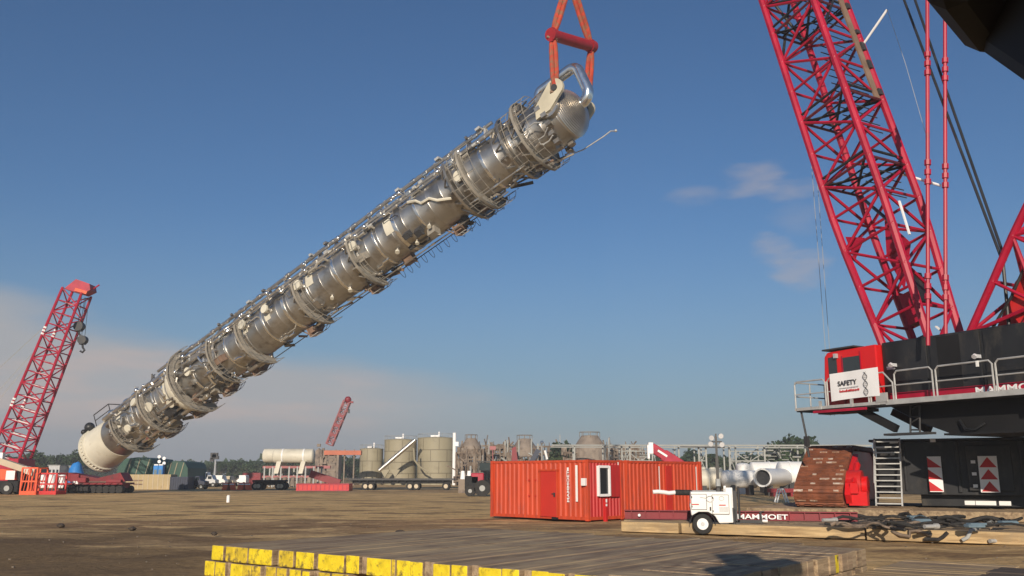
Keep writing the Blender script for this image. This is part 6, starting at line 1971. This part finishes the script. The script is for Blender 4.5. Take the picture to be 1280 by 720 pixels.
# ---- white pipes and vessels in front of the trees
hvessel(872, 902, 598.5, 1.02, 92, "cream vessel with ragged top just right of the second container", sup=True, group="white vessels on the ground")
hvessel(906, 944, 599, .85, 90, "slim white vessel with a flange behind the light tower mast", 'white', sup=True, bands=(.1, .35), group="white vessels on the ground")
hvessel(953, 985, 597, .88, 86, "open ended white pipe with a dark round mouth", 'white', tilt=10, sup=True, open_end=True, group="white vessels on the ground")
hvessel(940, 1010, 590, 1.1, 100, "long white vessel behind the open ended pipe", 'white', bands=(.3, .6), sup=True, group="white vessels on the ground")
hvessel(975, 1030, 592, 1.25, 95, "largest white vessel reaching behind the rusty track", 'white', bands=(.2,), sup=True, group="white vessels on the ground")
t = thing("vertical_vessel", "white upright vessel stub standing among the white pipes", "vessel", loc=(gx(929, 96), 96, 0))
MB().tube((gx(929, 96), 96, 0), (gx(929, 96), 96, zz(582, 96)), .75, n=18).build("shell", M['white'], t, True); MB().ball((gx(929, 96), 96, zz(582, 96)), .75, 8, (1, 1, .4)).build("dome", M['white'], t, True)
for k, px in enumerate((876, 884, 893, 899)):
    pass
mb = MB()
for k in range(16):
    p = at(rz.uniform(870, 905), rz.uniform(586, 591), 92); mb.ball(p, rz.uniform(.15, .4), 5)
o = mb.build("insulation_wrap", M['cream'], None); tag(o, "ragged cream insulation heaped on the cream vessel", "insulation")
t = thing("red_cradle", "low dark red cradle under the largest white vessel", "cradle", loc=(gx(975, 84), 84, 0))
MB().box((gx(975, 84), 84, .55), (2.2, 1.2, .35)).build("bed", M['steel_red'], t)
mb = MB()
for dx in (-.8, .8): mb.box((gx(975, 84) + dx, 84, .2), (.2, 1.2, .4))
mb.build_each("foot", M['steel_red'], t)
# saw horse
p = gp(977, 628, .0); 
t = thing("sawhorse", "small white sawhorse between the light tower and the rusty track", "sawhorse", loc=p)
for sx in (-1, 1):
    for dy in (-.3, .3): MB().bar(p + V((.42 * sx, dy, 0)), p + V((.12 * sx, dy, .95)), .09, .09).build("leg", M['white'], t)
MB().bar(p + V((0, -.45, .95)), p + V((0, .45, .95)), .14, .12).build("top_bar", M['white'], t)

# ---- trees
def leaf_crown(r, h, n, seed, mats, shape=1.0):
    rr = random.Random(seed); mbs = [MB() for _ in mats]
    cl = []
    for k in range(16):
        a = rr.uniform(0, 6.28); z = rr.uniform(.22, .98); q = r * (1 - abs(z - .55) ** 1.7 * 1.5) * rr.uniform(.35, 1.0)
        cl.append((V((math.cos(a) * q, math.sin(a) * q, h * z)), rr.uniform(.22, .42) * r, rr.randrange(len(mats))))
    for k in range(n):
        c, cr, mi = cl[k % len(cl)]
        d = V((rr.gauss(0, 1), rr.gauss(0, 1), rr.gauss(0, .8))); d = d / max(.3, d.length) * cr * rr.uniform(.5, 1.1)
        p = c + d; s = rr.uniform(.035, .075) * r * 1.4
        u = V((rr.gauss(0, 1), rr.gauss(0, 1), rr.gauss(0, 1))).normalized(); v = u.cross(V((rr.gauss(0, 1), rr.gauss(0, 1), rr.gauss(0, 1)))).normalized()
        mb = mbs[mi]
        mb.add([p - u * s - v * s * .6, p + u * s - v * s * .6, p + u * s * .7 + v * s * .8, p - u * s * .8 + v * s * .7], [(0, 1, 2, 3)])
    return mbs
protos = []
def tree_proto(seed, r, h, mats, n=1500):
    t = thing("broadleaf_tree", "x", "tree", loc=(0, 0, 0))
    mb = MB(); mb.tube((0, 0, 0), (0, 0, h * .35), .05 * r + .08, .04 * r + .05, n=8)
    rr = random.Random(seed)
    for k in range(6):
        a = rr.uniform(0, 6.28); mb.tube((0, 0, h * rr.uniform(.15, .35)), (math.cos(a) * r * .6, math.sin(a) * r * .6, h * rr.uniform(.5, .8)), .04 * r, .015 * r, n=5)
    mb.build("trunk", M['bark'], t, True)
    allb = leaf_crown(r, h, n, seed, mats)
    mb = MB()
    for i, b in enumerate(allb):
        mb.add(b.v, b.f, i)
    mb.build("crown", [M[m] for m in mats], t)
    return t
protos = [tree_proto(3, 3.6, 8.5, ['leaf_a', 'leaf_b', 'leaf_a']), tree_proto(8, 4.2, 7.6, ['leaf_a', 'leaf_c', 'leaf_b']), tree_proto(15, 3.0, 9.2, ['leaf_a', 'leaf_b', 'leaf_b'])]
rt = random.Random(77); used = [0, 0, 0]
TL = ["dark broad crowned tree in the distant tree line", "low wide olive tinted tree in the distant tree line", "tall narrow dark tree in the distant tree line"]
def put_tree(px, pytop, Y, i=None, label=None):
    i = rt.randrange(3) if i is None else i
    t = protos[i]
    if used[i]: t = copy_tree(t)
    used[i] += 1
    h = zz(pytop, Y); k = h / (8.5, 7.6, 9.2)[i]
    t.location = (gx(px, Y), Y, 0); t.rotation_euler = (0, 0, rt.uniform(0, 6.28)); t.scale = (k * rt.uniform(.95, 1.3), k * rt.uniform(.95, 1.3), k)
    tag(t, label or TL[i], "tree", "distant tree line"); 
    return t
def line(px0, px1, y0, y1, Y0, Y1, n):
    for k in range(n):
        u = (k + rt.uniform(-.3, .3)) / max(1, n - 1)
        put_tree(px0 + (px1 - px0) * u, y0 + (y1 - y0) * u + rt.uniform(-2, 2.5), rt.uniform(Y0, Y1))
line(-20, 95, 572, 571, 260, 320, 14)
put_tree(96, 567, 255, 0, "tall dark tree just left of the column's white skirt"); put_tree(36, 568, 250, 1, "wide dark tree right of the red boom's foot")
line(225, 345, 579, 578, 300, 360, 20)
line(345, 460, 576, 574, 280, 340, 16)
line(560, 700, 580, 576, 300, 340, 14)
put_tree(712, 558, 190, 1, "rounded tree left of the tallest brown dome"); put_tree(702, 566, 200, 0, "smaller tree left of the tallest brown dome")
line(770, 925, 570, 574, 250, 300, 20)
put_tree(990, 551, 200, 1, "large rounded tree behind the pipe rack by the rusty track"); put_tree(1004, 556, 205, 1, "second large tree behind the pipe rack, nearer the track"); put_tree(976, 558, 202, 0, "tree left of the large rounded one behind the pipe rack")
put_tree(858, 566, 240, 1, "tree behind the crimson boom's lower end"); put_tree(893, 568, 240, 2, "tree behind the light tower's mast")
line(930, 1060, 572, 570, 240, 280, 14)
line(-40, 1100, 585, 583, 380, 420, 60)
# the wood far off behind
def far_wood():
    rr = random.Random(5); mb = MB()
    for k in range(9000):
        Y = rr.uniform(440, 560); x = rr.uniform(-340, 300); top = 8 + 3 * noise.noise(V((x * .03, Y * .02, 1))) + 2 * noise.noise(V((x * .12, Y * .05, 4)))
        p = V((x, Y, rr.uniform(0, 1) ** .6 * top)); s = rr.uniform(.7, 1.7)
        u = V((rr.gauss(0, 1), rr.gauss(0, 1), rr.gauss(0, 1))).normalized(); v = u.cross(V((rr.gauss(0, 1), rr.gauss(0, 1), 1))).normalized()
        mb.add([p - u * s - v * s, p + u * s - v * s, p + u * s * .8 + v * s, p - u * s * .6 + v * s], [(0, 1, 2, 3)])
    o = mb.build("far_wood", M['leaf_b'], None)
    tag(o, "dark far-off wood along the horizon", "wood", kind="stuff")
far_wood()
# ================================================================== thin summer haze over the yard
hm = bpy.data.materials.new("thin_haze"); hm.use_nodes = True
nt_ = hm.node_tree
for n_ in list(nt_.nodes):
    if n_.type != 'OUTPUT_MATERIAL': nt_.nodes.remove(n_)
pv = nt_.nodes.new("ShaderNodeVolumePrincipled")
pv.inputs["Density"].default_value = .0006
pv.inputs["Color"].default_value = (.82, .86, .92, 1)
pv.inputs["Anisotropy"].default_value = .0
nt_.links.new(pv.outputs[0], nt_.nodes["Material Output"].inputs["Volume"])
hz_ = MB().box((0, 640, 24), (2600, 1500, 50)).build("haze", hm, None)
tag(hz_, "thin pale haze over the yard", "haze", kind="stuff")
